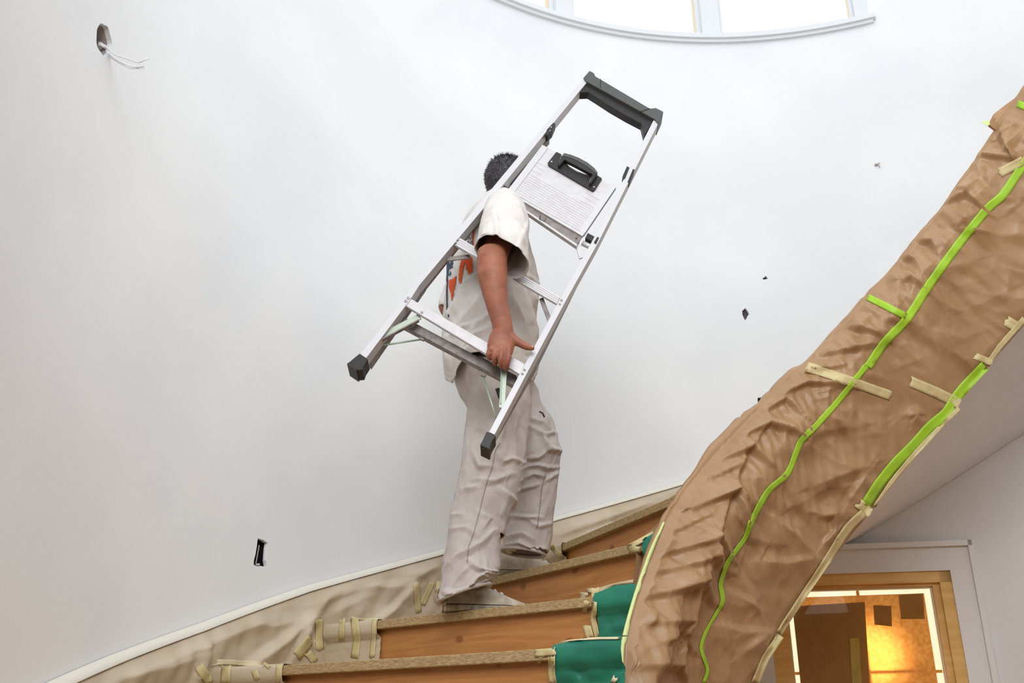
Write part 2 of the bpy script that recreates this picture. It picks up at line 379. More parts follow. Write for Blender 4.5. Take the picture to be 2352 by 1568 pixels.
# unseen hall walls and ceilings, added to block low sky light
def slab(name, x0, x1, y0, y1, z0, z1, mat, label):
    Vs = [(x, y, z) for z in (z0, z1) for x, y in ((x0, y0), (x1, y0), (x1, y1), (x0, y1))]
    return tag(mesh(name, Vs, [(0, 1, 2, 3), (7, 6, 5, 4), (0, 4, 5, 1), (1, 5, 6, 2), (2, 6, 7, 3), (3, 7, 4, 0)], mat), label, None, None, 'structure')
slab('wall_left', -1.15, -1.0, -3.0, 0.95, 0, 2.75, 'wall', 'unseen wall added on the left to block low light')
slab('wall_right', 3.75, 3.9, -3.0, 2.4, 0, 2.75, 'wall', 'unseen wall added on the right to block low light')
slab('wall_front', -1.15, 3.9, -3.15, -3.0, 0, 2.75, 'wall', 'unseen wall added behind the viewer to block low light')
slab('ceiling', -1.15, 3.9, -3.0, -0.35, 2.75, 2.9, 'wall', 'unseen ceiling added above the viewer to block low light')
slab('ceiling', 1.4, 3.9, -0.35, 2.2, 2.75, 2.9, 'wall', 'unseen slab added on the right to darken the wall under the stair')  # slab put out of view to keep light off the under-stair wall
# ---- things in the wall holes
def hole_box(c, depth, mat, name, label, cat, lip=0.0):
    r = c[-1]; n = len(r); Vb, Fb = [], []
    for rad in (RO + 0.016, RO + depth):
        for k in range(n): Vb.append(cyl(r[k][2][0], rad, r[k][2][1]))
    Fb = [(k, (k + 1) % n, n + (k + 1) % n, n + k) for k in range(n)] + [tuple(range(n, 2 * n))]
    return tag(mesh(name, Vb, Fb, mat), label, cat)
cd_ = {c[4]: c for c in cells}
jb = hole_box(cd_['round'], 0.055, 'boxgrey', 'junction_box', 'round grey electrical box hole high in the wall with loose white cables', 'wall box')
ob = hole_box(cd_['outlet'], 0.075, 'boxdark', 'outlet_box', 'narrow black upright outlet box hole low in the wall left of the stair', 'wall box')
hole_box(cd_['gouge_a'], 0.02, 'gouge', 'wall_gouge', 'larger diamond-shaped grey gouge in the wall right of the ladder', 'hole')
hole_box(cd_['gouge_b'], 0.02, 'gouge', 'wall_gouge', 'smaller square grey gouge in the wall above the larger gouge', 'hole')
hole_box(cd_['bracket'], 0.06, 'boxdark', 'outlet_box', 'black box hole just showing behind the edge of the brown paper wrap', 'wall box')
# metal edges and ears of the boxes
a, z = tz(597, 1268)
mesh('box_flange', *merge(box_between(on_cyl(595.5, 1252, RO + 0.012), on_cyl(588, 1294, RO + 0.012), (0, 1, 0), 0.0025, 0.01),
    box_between(on_cyl(586, 1297, RO + 0.01), on_cyl(595, 1296, RO + 0.01), (0, 1, 0), 0.006, 0.008)), 'steel', ob)
mesh('box_divider', *box_between(on_cyl(233, 62, RO + 0.045), on_cyl(248, 122, RO + 0.045), (0, 1, 0), 0.006, 0.012), 'boxdark', jb)
mesh('box_clamp', *box_between(on_cyl(229, 100, RO + 0.02), on_cyl(250, 114, RO + 0.02), (0, 1, 0), 0.008, 0.01), 'white_paint', jb)
def cable(pts, r, label):
    P = [on_cyl(x, y, RO + d) for x, y, d in pts]
    tag(mesh('electric_cable', *tube(smooth_path(P, 6), r, 8), 'wire', None, True), label, 'cable', 'cables from the round box')
cable([(234, 98, .05), (243, 108, .01), (262, 124, -.05), (290, 134, -.10), (318, 143, -.14), (331, 138, -.16), (342, 133, -.17)], 0.0022, 'upper white cable ending in an upturned tip')
cable([(238, 104, .05), (248, 122, .01), (270, 138, -.05), (300, 152, -.10), (318, 154, -.13), (331, 152, -.15)], 0.0026, 'middle white cable of the round wall box, thickest')
cable([(232, 108, .05), (246, 126, .01), (266, 140, -.04), (288, 152, -.08), (302, 157, -.11), (332, 156, -.14)], 0.0018, 'lowest thin white cable sagging from the round wall box')
# hook near the top right
hk = on_cyl(2015, 378, RO)
tag(mesh('wall_hook', *merge(box_between(on_cyl(2009, 379, RO - 0.004), on_cyl(2017, 378, RO - 0.004), (0, 1, 0), 0.012, 0.01),
     tube([on_cyl(2019, 373, RO), on_cyl(2019, 374, RO - .02)], .0025, 6), tube([on_cyl(2020, 381, RO), on_cyl(2020, 382, RO - .02)], .0025, 6)), 'boxgrey'), 'tiny wall anchor sticking out of the wall at upper right', 'anchor')
# ---- upper curved window
def arc_box(t0, t1, z0, z1, r0, r1, n=24):
    T = np.linspace(t0, t1, n); Va = []
    for t in T: Va += [cyl(t, r0, z0), cyl(t, r0, z1), cyl(t, r1, z1), cyl(t, r1, z0)]
    Fa = []
    for i in range(n - 1):
        for k in range(4): Fa.append((4 * i + k, 4 * i + (k + 1) % 4, 4 * i + 4 + (k + 1) % 4, 4 * i + 4 + k))
    Fa += [(0, 1, 2, 3), tuple(range(4 * n - 4, 4 * n))]
    return Va, Fa
w1 = empty('window_1', cyl((thR + thLL) / 2, RO, SILL_Z), 'curved white window bank high in the wall above the ladder', None); w1['kind'] = 'structure'
e = 0.012
mesh('sill', *merge(arc_box(thR - e, thLL + e, SILL_Z - 0.012, SILL_Z + 0.02, RO - 0.035, RO + 0.06, 40),
                    arc_box(thR - e / 2, thLL + e / 2, SILL_Z - 0.032, SILL_Z - 0.012, RO - 0.018, RO, 40)), 'window_paint', w1)
mesh('bottom_rail', *arc_box(thR, thLL, SILL_Z + 0.02, SILL_Z + 0.075, RO + 0.03, RO + 0.09, 40), 'window_paint', w1)
mesh('top_rail', *arc_box(thR, thLL, WIN_TOP - 0.06, WIN_TOP, RO + 0.03, RO + 0.09, 40), 'window_paint', w1)
for t, wd_ in ((thR, 0.05), (thM, 0.05), (thL, 0.05), (thLL, 0.05)):
    s0, s1 = (t, t + 0.032) if t == thR else ((t - 0.032, t) if t == thLL else (t - 0.022, t + 0.022))
    mesh('mullion', *merge(arc_box(s0, s1, SILL_Z + 0.02, WIN_TOP, RO + 0.0, RO + 0.09, 4),
         arc_box(s0 - 0.010, s1 + 0.010, SILL_Z + 0.02, WIN_TOP, RO + 0.045, RO + 0.085, 4)), 'window_paint', w1)
for t0, t1 in ((thR + .042, thM - .032), (thM + .032, thL - .032), (thL + .032, thLL - .042)):
    mesh('stop', *arc_box(t0, t0 + 0.004, SILL_Z + .06, WIN_TOP - .05, RO + 0.05, RO + 0.075, 2), 'cream_paint', w1)
    mesh('pane', *arc_box(t0, t1, SILL_Z + .06, WIN_TOP - .05, RO + .070, RO + .073, 10), 'glass', w1)
# ---- lower window
w2 = empty('window_2', wpt(-0.3, wz_low), 'glazed opening with honey wood frame, covered with brown paper, under the stair', None); w2['kind'] = 'structure'
def wbox(x0, x1, z0, z1, d0, d1):
    Vw = [wpt(x, z, d) for d in (d0, d1) for x, z in ((x0, z0), (x1, z0), (x1, z1), (x0, z1))]
    return Vw, [(0, 1, 2, 3), (7, 6, 5, 4), (0, 4, 5, 1), (1, 5, 6, 2), (2, 6, 7, 3), (3, 7, 4, 0)]
xr, zt = cas_in_r, cas_in_t; xl = win2_l - 0.02; zb = wz_low
mesh('casing', *merge(wbox(xr, 0.0, zb, wz, -0.012, 0.035), wbox(xl - 0.10, xr, zt, wz, -0.012, 0.035), wbox(xl - 0.10, xl, zb, zt, -0.012, 0.035),
     wbox(-0.018, 0.006, zb, wz + 0.006, -0.03, 0.0), wbox(xl - 0.10, -0.0, wz - 0.018, wz + 0.006, -0.03, 0.0)), 'white_paint', w2)
jr, jt = wxy(2141, 1346, 0.03)[0], wxy(2141, 1346, 0.03)[1]; jl = wxy(1818, 1500, 0.03)[0]
mesh('jamb', *merge(wbox(xr - 0.05, xr, zb, zt, 0.0, 0.12), wbox(xl, xr, zt - 0.05, zt, 0.0, 0.12), wbox(xl, xl + 0.05, zb, zt, 0.0, 0.12)), 'honey', w2)
mesh('sash', *merge(wbox(jr, xr - 0.045, zb, zt - 0.045, 0.022, 0.07), wbox(xl + 0.045, jr, jt, zt - 0.045, 0.022, 0.07), wbox(xl + 0.045, jl, zb, jt, 0.022, 0.07)), 'honey', w2)
mesh('glazing_bead', *merge(wbox(jr - 0.006, jr, zb, jt, 0.032, 0.06), wbox(jl, jr, jt - 0.006, jt, 0.032, 0.06), wbox(jl, jl + 0.006, zb, jt, 0.032, 0.06)), 'cream_paint', w2)
mesh('pane', *wbox(jl, jr, zb, jt, 0.045, 0.049), 'amber_glass', w2)
mz = wxy(2050, 1543, 0.11)[1]; mx_ = wxy(1972, 1380, 0.11)[0]
mesh('muntin', *wbox(jl, jr, mz - 0.006, mz + 0.006, 0.10, 0.115), 'honey', w2)
mesh('muntin', *wbox(mx_ - 0.006, mx_ + 0.006, zb, jt, 0.10, 0.115), 'honey', w2)
# papers taped behind the pane
def wsheet(name, quad, depth, mat, label, cat, thick=0.001, n=14, wav=0.004, seed=1):
    q = [np.array(wxy(x, y, depth)) for x, y in quad]; A = np.zeros((n, n, 3)); Bk = np.zeros((n, n, 3))
    for i in range(n):
        for j in range(n):
            u, v = i / (n - 1), j / (n - 1); p = (q[0] * (1 - u) + q[1] * u) * (1 - v) + (q[3] * (1 - u) + q[2] * u) * v
            d = depth + wav * float(noise(np.array([p[0], p[1], 0.3]), 7, seed)); A[i, j] = wpt(p[0], p[1], d); Bk[i, j] = wpt(p[0], p[1], d + thick)
    o = mesh(name, *merge(grid(A), grid(Bk)), mat, None, True, fix=False); return tag(o, label, cat)
wsheet('window_paper', [(1818, 1372), (2122, 1362), (2228, 2050), (1890, 2050)], 0.078, 'window_paper', 'glowing brown paper sheet covering the lit window pane', 'paper', n=26)
wsheet('cover_board', [(1820, 1392), (1986, 1382), (2012, 1800), (1864, 1800)], 0.058, 'board', 'dark greyish board behind the left part of the window pane', 'board', 0.004, wav=0.001)
wsheet('paper_patch', [(2006, 1389), (2047, 1391), (2049, 1438), (2009, 1434)], 0.066, 'board', 'small dark square patch on the window paper', 'paper', 0.002, 6, 0.001)
wsheet('paper_patch', [(2064, 1366), (2120, 1362), (2124, 1421), (2070, 1421)], 0.066, 'board', 'larger dark square patch at the upper corner of the window paper', 'paper', 0.002, 6, 0.001)
wsheet('printed_strip', [(1951, 1466), (1973, 1464), (1988, 1700), (1966, 1700)], 0.0545, 'strip', 'pale green printed strip standing behind the window pane', 'strip', 0.002, 6, 0.0)
# spot added behind the paper to make its sunlit hot patch
sl = bpy.data.lights.new('paper_hot_patch_spot', 'SPOT'); sl.energy = 20; sl.color = (1.0, 0.93, 0.84); sl.spot_size = 1.2; sl.spot_blend = 1.0; sl.shadow_soft_size = 0.05
so = bpy.data.objects.new('paper_hot_patch_spot', sl); COL.objects.link(so)
hx, hz = wxy(2003, 1500, 0.08); so.location = wpt(hx - 0.02, hz - 0.06, 0.36); so.rotation_euler = (Vector(wpt(hx, hz, 0)) - so.location).to_track_quat('-Z', 'Y').to_euler()
# ---------------------------------------------------------------- STAIRCASE
NOSE_PX = {1: ((650, 1527), (1240, 1490)), 2: ((860, 1425), (1390, 1366)), 3: ((1140, 1323), (1475, 1243)), 4: ((1280, 1253), (1560, 1133))}
R_SK = RO - 0.035
def circ_hit(p, d, rad):
    q = p[:2] - np.array([CX, CY]); a = d @ d; b = 2 * q @ d; c = q @ q - rad * rad; s = math.sqrt(max(b * b - 4 * a * c, 0)); return (-b - s) / 2 / a, (-b + s) / 2 / a
def nosing(k):
    z = Z1 + RISE * (k - 1)
    if k in NOSE_PX:
        a = on_z(*NOSE_PX[k][0], z); b = on_z(*NOSE_PX[k][1], z); d = (b - a)[:2]; d /= np.linalg.norm(d)
        t1 = circ_hit(a, d, RO - 0.01)[0]; tt = circ_hit(a, d, RI + 0.03)
        # inner end: first crossing of the inner cylinder, or the closest approach to it
        t2 = tt[0]
        return np.array([*(a[:2] + d * t1), z]), np.array([*(a[:2] + d * t2), z])
    th = TH0 - DTH * (k - 1); return cyl(th, RO - 0.01, z), cyl(th, RI + (0.03 if k < 6 else 0.24), z)
NOSE = {k: nosing(k) for k in range(-3, 19)}
stair = empty('staircase', cyl(TH0, (RI + RO) / 2, 0), 'curved wooden staircase with plywood treads winding up to the right', 'staircase')
TT = 0.030
def inward(k):
    a, b = NOSE[k]; d = (b - a)[:2]; d /= np.linalg.norm(d); n = np.array([-d[1], d[0]]); c = (NOSE[k + 1][0] + NOSE[k + 1][1] - a - b)[:2]
    return n if n @ c > 0 else -n
def plank(a, b, c, d, thick, name, mat, lift=0.0):
    top = [a, b, c, d]; o = mesh(name, *prism(top, (0, 0, -thick)), mat, stair); bv = o.modifiers.new('bevel', 'BEVEL'); bv.width = 0.003; bv.segments = 2; return o
treads = {}
for k in range(-3, 18):
    a, b = NOSE[k]; c, d = NOSE[k + 1]; n = inward(k); n2 = np.array([*n, 0]); z = a[2]
    c2, d2 = np.array([c[0], c[1], z]), np.array([d[0], d[1], z]); m = np.array([*inward(k + 1 if k < 17 else k), 0]) * 0.03
    treads[k] = plank(a, b, d2 + m, c2 + m, TT, 'tread', 'ply_edge')
    s = n2 * 0.028; lo = np.array([0, 0, -(RISE - 0.0)]); t = n2 * 0.018
    P = [a + s - (0, 0, TT), b + s - (0, 0, TT), b + s + lo, a + s + lo]
    o = mesh('riser', *prism(P, t), 'wood', stair)
# ================================================================ PAPER ON THE SKIRTING
sk_px = [(110, 1568), (250, 1508), (450, 1436), (700, 1347), (1020, 1262), (1280, 1186), (1450, 1140), (1600, 1097)]
sk = sorted([tz(*p) for p in sk_px]); sk_t = [s[0] for s in sk]; sk_o = [s[1] - helix(s[0]) for s in sk]
T = np.linspace(3.30, 1.3, 420); off = np.interp(T, sk_t, sk_o); off[T > sk_t[-1]] = sk_o[-1]
prof = [(0.0, 0.004), (0.006, 0.018), (0.016, 0.028), (0.030, 0.033)] + [(0.03 + 0.30 * v, 0.035) for v in np.linspace(0.04, 1, 46)]
A = np.zeros((len(T), len(prof), 3)); S = (TH0 - T) * RO
Xg = np.repeat(S[:, None], len(prof), 1); Yg = np.repeat(np.array([-p[0] for p in prof])[None], len(T), 0) + (helix(T) + off)[:, None]
D = np.zeros_like(Xg)
def sk_sz(px, py): P = on_cyl(px, py, R_SK); return ((TH0 - ang(P)) * RO, P[2])
for pts, h, w in [([(709, 1420), (750, 1370), (800, 1345)], .022, .05), ([(709, 1420), (640, 1480), (560, 1540)], .03, .05), ([(709, 1420), (620, 1440), (540, 1425)], .018, .06),
                  ([(709, 1420), (660, 1530)], .025, .04), ([(455, 1520), (440, 1568)], .02, .04), ([(455, 1505), (380, 1530), (250, 1560)], .02, .06), ([(540, 1450), (420, 1490), (300, 1530)], .016, .06),
                  ([(950, 1345), (900, 1400), (860, 1430)], .03, .04), ([(950, 1345), (870, 1350), (800, 1330)], .018, .05), ([(940, 1335), (1000, 1300)], .02, .04), ([(840, 1370), (760, 1410)], .014, .05),
                  ([(1280, 1230), (1400, 1190), (1500, 1150)], .014, .03), ([(1320, 1240), (1420, 1205)], .012, .03), ([(600, 1400), (520, 1460)], .014, .05), ([(480, 1440), (560, 1412)], .01, .05)]:
    D += crease(Xg, Yg, [sk_sz(*p) for p in pts], h, w, 0.3)
N3 = np.stack([Xg, Yg, 0 * Xg], -1)
D += 0.006 * noise(N3, 6, 3) + 0.005 * np.abs(noise(N3 + noise(N3, 4, 9)[..., None] * .15, 11, 4)) + 0.002 * noise(N3, 30, 5) + crumple(Xg, Yg, 71, .007, (6, 14), 7)
for i, t in enumerate(T):
    for j, (dn, inn) in enumerate(prof):
        fade = min(1, max(0, (j - 2) / 6)); A[i, j] = cyl(t, RO - inn - D[i, j] * fade, helix(t) + off[i] - dn)
skirt = tag(mesh('masking_paper', *grid(A), 'skirt_paper', None, True, fix=False), 'crumpled pale paper masking the skirting along the curved wall', 'paper')
mesh('paper_lit_edge', *grid(np.array([[cyl(t, RO - 0.003, helix(t) + o + 0.004), cyl(t, RO - 0.012, helix(t) + o + 0.003), cyl(t, RO - 0.036, helix(t) + o - 0.010), cyl(t, RO - 0.038, helix(t) + o - 0.020)] for t, o in zip(T, off)])), 'skirt_lit_edge', skirt, True)  # pale strip painting the light caught by the paper's top edge
# paper flaps and sheets that fold over nosing and riser
def fold_over(k, px0, px1, name, mat, parent, lift=0.004, n=26, seed=0, amp=0.006, back=0.05, drop=None, rise=0.0):
    a, b = NOSE[k]; pa, _ = project(a); pb, _ = project(b); nn = np.array([*inward(k), 0])
    def s_at(px):
        lo_, hi_ = -0.3, 1.5
        for _ in range(40):
            mid = (lo_ + hi_) / 2
            if project(a + (b - a) * mid)[0][0] < px: lo_ = mid
            else: hi_ = mid
        return lo_
    s0 = s_at(px0) if px0 is not None else 0.0; s1 = s_at(px1) if px1 is not None else 1.0
    dr = RISE if drop is None else drop
    pr = [(back, lift), (back * .5, lift * 1.2), (0.0, lift * 1.1), (-lift * 1.2, -0.006), (-lift * 1.4, -0.018), (-lift, -TT), (0.004 - lift, -TT - 0.016)] + [(0.026 - lift * (1.2 + .2 * math.sin(5 * v)), -TT - 0.02 - (dr - TT - 0.022) * v) for v in np.linspace(0.05, 1, 14)]
    P = np.zeros((n, len(pr), 3))
    for i in range(n):
        s = s0 + (s1 - s0) * i / (n - 1); c = a + (b - a) * s
        for j, (u, zz) in enumerate(pr):
            w = amp * float(noise(np.array([s * 9, j * .35, seed]), 1.6, seed)) + amp * .6 * abs(float(noise(np.array([s * 25, j * .7, seed]), 1.3, seed + 3)))
            f = 0.25 if j < 5 else 1.0
            rz = rise * min(1, 2.0 * i / (n - 1)) * max(0, 1 - j / 7)
            P[i, j] = c + nn * (u - abs(w) * f) + np.array([0, 0, zz + rz + abs(w) * .3 * f])
    o = mesh(name, *grid(P), mat, parent, True, fix=False); return o
fl = [fold_over(1, 452, 652, 'paper_flap', 'skirt_paper', skirt, seed=1), fold_over(2, 700, 868, 'paper_flap', 'skirt_paper', skirt, seed=2),
      fold_over(3, 935, 1008, 'paper_flap', 'skirt_paper', skirt, seed=3), fold_over(4, 1215, 1292, 'paper_flap', 'skirt_paper', skirt, seed=4)]
g1 = fold_over(1, 1272, 1429, 'green_sheet', 'green_cloth', None, .007, 34, 5, .018, rise=.016); tag(g1, 'green sheet folded over the lowest step end beside the brown paper', 'sheet', 'green sheets on the step ends')
g2 = fold_over(2, 1366, 1463, 'green_sheet', 'green_cloth', None, .007, 30, 6, .015, rise=.022); tag(g2, 'green sheet on the step end beside the shoe nearest the viewer', 'sheet', 'green sheets on the step ends')
g3 = fold_over(3, 1480, 1518, 'green_sheet', 'green_cloth', None, .007, 24, 7, .010, rise=.012); tag(g3, 'smallest green sheet, on the highest covered step end', 'sheet', 'green sheets on the step ends')
stair_objs = [o for o in COL.objects if o.parent == stair]
bpy.context.view_layer.update()
B1 = bvh_of(skirt, *fl, g1, g2, g3, *stair_objs)
# ================================================================ BROWN PAPER WRAP ON THE INNER STRINGER
left_px = [(1425, 1568), (1430, 1470), (1455, 1380), (1490, 1270), (1530, 1180), (1570, 1115), (1640, 1033), (1740, 930), (1850, 830), (1930, 752), (2060, 600), (2150, 490), (2240, 370), (2300, 275), (2352, 205)]
right_px = [(1735, 1568), (1790, 1447), (1890, 1312), (1990, 1187), (2100, 1052), (2200, 927), (2275, 832), (2352, 742)]
def edge(px, rad):
    q = sorted([(ang(on_cyl(x, y, rad)), on_cyl(x, y, rad)[2]) for x, y in px]); return [a[0] for a in q], [a[1] - helix(a[0]) for a in q]
et, eo = edge(left_px, RI - 0.01)
def lean(th): return 0.08 + 0.11 * np.clip((1.95 - th) / 0.8, 0, 1)
rq = []
for x, y in right_px:
    rad = RI + 0.07
    for _ in range(8): P = on_cyl(x, y, rad); rad = RI - 0.01 + float(lean(ang(P)))
    rq.append((ang(P), P[2] - helix(ang(P))))
rq.sort(); bt, bo = [a[0] for a in rq], [a[1] for a in rq]
NT, NV = 1000, 130
T = np.linspace(3.05, -0.55, NT)
top = np.interp(T, et, eo); m = T > et[-1]; top[m] = eo[-1] - 0.5 * (T[m] - et[-1]); bot = np.interp(T, bt, bo)
V01 = np.linspace(0, 1, NV)
TH = np.repeat(T[:, None], NV, 1); VV = np.repeat(V01[None], NT, 0)
Zg = (helix(T) + top)[:, None] * (1 - VV) + (helix(T) + bot)[:, None] * VV
Sg = (TH0 - TH) * RI
def sz(px, py): P = on_cyl(px, py, RI); return ((TH0 - ang(P)) * RI, P[2])
RB = RI - 0.01 + lean(TH) * np.clip((VV - 0.25) / 0.75, 0, 1)
D = 0.055 * np.exp(-((VV - 0.28) / 0.15) ** 2) * np.clip((TH - 1.2) / 0.9, 0.15, 1) + 0.012 * np.sin(VV * math.pi)   # rail-like bulge along the upper part
c6 = lambda L: [(1400 + x / 2.042, 800 + y / 2.042) for x, y in L]
c7 = lambda L: [(1600 + x / 2.239, 200 + y / 2.239) for x, y in L]
CR = [(c6(l), h, w) for l, h, w in [
    ([(60, 1490), (320, 1490), (390, 1568)], .022, .05), ([(90, 1290), (330, 1290), (310, 1340), (400, 1420)], .022, .05), ([(70, 1400), (250, 1350), (330, 1290)], .016, .05),
    ([(110, 1170), (340, 1110), (480, 1200)], .026, .055), ([(140, 1060), (380, 1000), (530, 1060)], .022, .05), ([(190, 970), (390, 910), (530, 1010)], .026, .05), ([(240, 870), (400, 790)], .016, .04),
    ([(330, 760), (500, 690), (610, 900)], .03, .05), ([(420, 720), (520, 690), (640, 800)], .014, .04), ([(480, 530), (620, 480), (700, 560)], .024, .05), ([(430, 620), (560, 560)], .016, .04),
    ([(560, 430), (710, 370), (880, 440)], .026, .045), ([(700, 300), (800, 250), (880, 340)], .022, .045), ([(780, 230), (900, 180), (1120, 195)], .026, .04), ([(820, 150), (900, 120), (1080, 100)], .018, .03),
    ([(920, 430), (1010, 390), (1200, 350)], .012, .06), ([(1000, 770), (1080, 770), (1100, 850)], .022, .05), ([(950, 650), (1250, 520)], .02, .08), ([(620, 900), (800, 920)], .012, .06), ([(870, 740), (1040, 640), (1260, 600)], .014, .08),
    ([(788, 1325), (690, 1210), (560, 1150)], .024, .07), ([(788, 1325), (650, 1330), (520, 1300)], .018, .06), ([(788, 1325), (640, 1430)], .014, .06),
    ([(1012, 968), (900, 880), (760, 800)], .024, .07), ([(1012, 968), (860, 1000), (700, 1000)], .016, .06), ([(1100, 830), (1040, 900)], .018, .04), ([(1420, 280), (1460, 270), (1440, 310)], .014, .03), ([(1250, 540), (1150, 700)], .016, .06),
    ([(350, 1090), (390, 1000), (390, 910)], .02, .06), ([(330, 1290), (345, 1110)], .022, .06), ([(320, 1490), (330, 1290)], .02, .06), ([(400, 900), (500, 690)], .02, .05), ([(500, 690), (610, 490)], .018, .05), ([(620, 480), (700, 370)], .016, .04)]]
CR += [(c7(l), h, w) for l, h, w in [
    ([(740, 1240), (880, 1280), (970, 1315)], .024, .05), ([(640, 1380), (780, 1370), (960, 1330)], .022, .05), ([(1050, 1010), (1100, 1000), (1180, 1060)], .02, .05), ([(940, 1210), (1080, 1230)], .014, .05),
    ([(1040, 870), (1120, 900), (1160, 980)], .018, .05), ([(1110, 790), (1210, 810), (1230, 860)], .02, .05), ([(1250, 610), (1400, 580), (1500, 650)], .022, .05), ([(1300, 540), (1430, 570)], .014, .05), ([(1440, 360), (1530, 375), (1640, 390)], .026, .04),
    ([(1560, 210), (1615, 340), (1684, 250)], .03, .06), ([(1380, 720), (1470, 650)], .014, .06), ([(1560, 570), (1640, 560)], .01, .06), ([(1240, 960), (1420, 880)], .008, .08), ([(1400, 1100), (1560, 1000)], .008, .08), ([(1150, 1250), (1350, 1330), (1500, 1440)], .012, .09),
    ([(1300, 1190), (1420, 1390)], .010, .08), ([(1150, 740), (1260, 640)], .014, .05), ([(1480, 320), (1560, 240)], .012, .04)]]
for pts, h, w in CR: D += 1.25 * crease(Sg, Zg, [sz(*p) for p in pts], h, w * .85, 0.55)
for _ in range(170):                             # smaller random folds
    i, j = rng.integers(0, NT), rng.uniform(0, 1); s0, z0_ = Sg[i, int(j * (NV - 1))], Zg[i, int(j * (NV - 1))]; a = rng.normal(0.3, 0.7); L = rng.uniform(.05, .16)
    D += crease(Sg, Zg, [(s0, z0_), (s0 + L * math.cos(a), z0_ + L * math.sin(a))], rng.uniform(.003, .010) * (1.3 - j), rng.uniform(.012, .04), rng.uniform(-.6, .6))
N3 = np.stack([Sg, Zg, 0 * Sg], -1); wp = N3 + 0.08 * np.stack([noise(N3, 5, 21), noise(N3, 5, 22), 0 * Sg], -1)
D += 0.010 * noise(N3, 3.2, 23) + 0.006 * (1 - np.abs(noise(wp, 8, 24)) * 2) + 0.0025 * (1 - np.abs(noise(wp, 19, 25)) * 2)
D += (crumple(Sg, Zg, 81, .007, (6, 13), 8) + crumple(Sg, Zg, 91, .0030, (16, 28), 7)) * (1.25 - 0.75 * VV)
D *= np.clip(VV / 0.05, 0.3, 1) * np.clip((1 - VV) / 0.06, 0.2, 1)
A = np.stack([CX + (RB - D) * np.cos(TH), CY + (RB - D) * np.sin(TH), Zg], -1)
capn = [(0.10, -0.10), (0.10, -0.02), (0.075, 0.006), (0.035, 0.012)]
Cp = np.zeros((NT, len(capn), 3)); wig = 0.011 * noise(np.stack([Sg[:, 0], 0 * T, 0 * T], -1), 9, 31) + 0.008 * np.abs(noise(np.stack([Sg[:, 0], 0 * T, 0 * T], -1), 24, 32))
shrink = np.interp(T, [1.4, 2.2], [1.0, 0.0])
for j, (ro_, dz_) in enumerate(capn):
    Cp[:, j, 0] = CX + (RI - 0.008 + ro_ * shrink) * np.cos(T); Cp[:, j, 1] = CY + (RI - 0.008 + ro_ * shrink) * np.sin(T); Cp[:, j, 2] = Zg[:, 0] + dz_ + (wig if dz_ > -.05 else 0)
A[:, 0, 2] += wig * .6
tail = np.zeros((NT, 2, 3))
for j, (ro_, dz_) in enumerate([(0.005, 0.004), (0.05, 0.02)]):
    tail[:, j, 0] = CX + (RI + ro_ + lean(T)) * np.cos(T); tail[:, j, 1] = CY + (RI + ro_ + lean(T)) * np.sin(T); tail[:, j, 2] = Zg[:, -1] + dz_
wrap = empty('paper_wrap', (CX - 0.5, CY + 0.9, Z1), 'crumpled brown paper wrapped around the inner side of the curved stair', 'paper')
ws = mesh('paper_sheet', *grid(np.concatenate([Cp, A, tail], 1)), 'kraft', wrap, True, fix=False)
# stringer board behind the paper and plastered soffit under the flight
TS = np.linspace(3.05, -0.6, 90); bots = helix(TS) + np.interp(TS, bt, bo); r_in = RI + 0.03 + lean(TS)
tp = helix(TS) + np.where(TS < 2.3, 0.0, -0.22)
sv = np.zeros((90, 4, 3))
for i, t in enumerate(TS): sv[i] = [cyl(t, r_in[i], tp[i]), cyl(t, r_in[i], bots[i] + .03), cyl(t, r_in[i] + .03, bots[i] + .03), cyl(t, r_in[i] + .03, tp[i])]
mesh('stringer', *grid(sv), 'kraft_fold', stair)
mesh('soffit', *grid(np.array([[cyl(t, r + (RO - 0.002 - r) * u, z + .022) for u in np.linspace(0, 1, 8)] for t, r, z in zip(TS, r_in - .02, bots)])), 'wall', stair, True)
bpy.context.view_layer.update()
B2 = bvh_of(ws)
# green tapes
strip('green_tape', B2, c6([(440, 1568), (458, 1510), (440, 1450), (428, 1400), (450, 1330), (500, 1240), (528, 1190), (526, 1150), (520, 1100), (550, 1010), (590, 950), (640, 880), (665, 810), (700, 740), (750, 660), (830, 590), (870, 500), (900, 430), (960, 370), (1060, 260), (1140, 160), (1240, 40)])
      + c7([(880, 1440), (960, 1320), (1060, 1215), (1110, 1150), (1200, 1010), (1300, 870), (1400, 740), (1500, 620), (1570, 560), (1640, 460), (1700, 370)]), [8] * 6 + [11] * 6 + [14] * 10 + [20] * 11, 'green_tape', wrap, 'long lime green tape line running along the middle of the paper', step=8)
strip('green_tape', B2, c6([(1200, 735), (1260, 640), (1340, 540), (1430, 450), (1500, 370), (1580, 300), (1640, 210), (1760, 80)]), 25, 'green_tape', wrap, 'shorter lime green tape near the lower edge', step=8)
strip('green_tape', B2, c7([(880, 1080), (960, 1120), (1075, 1180)]), 15, 'green_tape', wrap, 'short green tape crossing from the upper edge')
strip('green_tape', B2, [(2338, 238), (2358, 246)], 16, 'green_tape', wrap)
# pale tape along the upper-left edge
strip('edge_tape', B2, [(1427, 1566), (1431, 1480), (1452, 1392), (1490, 1278), (1524, 1200)], [9, 9, 8, 6, 3], 'pale_green_tape', wrap, 'thin pale green tape edge beside the steps', off=0.004, across=2)
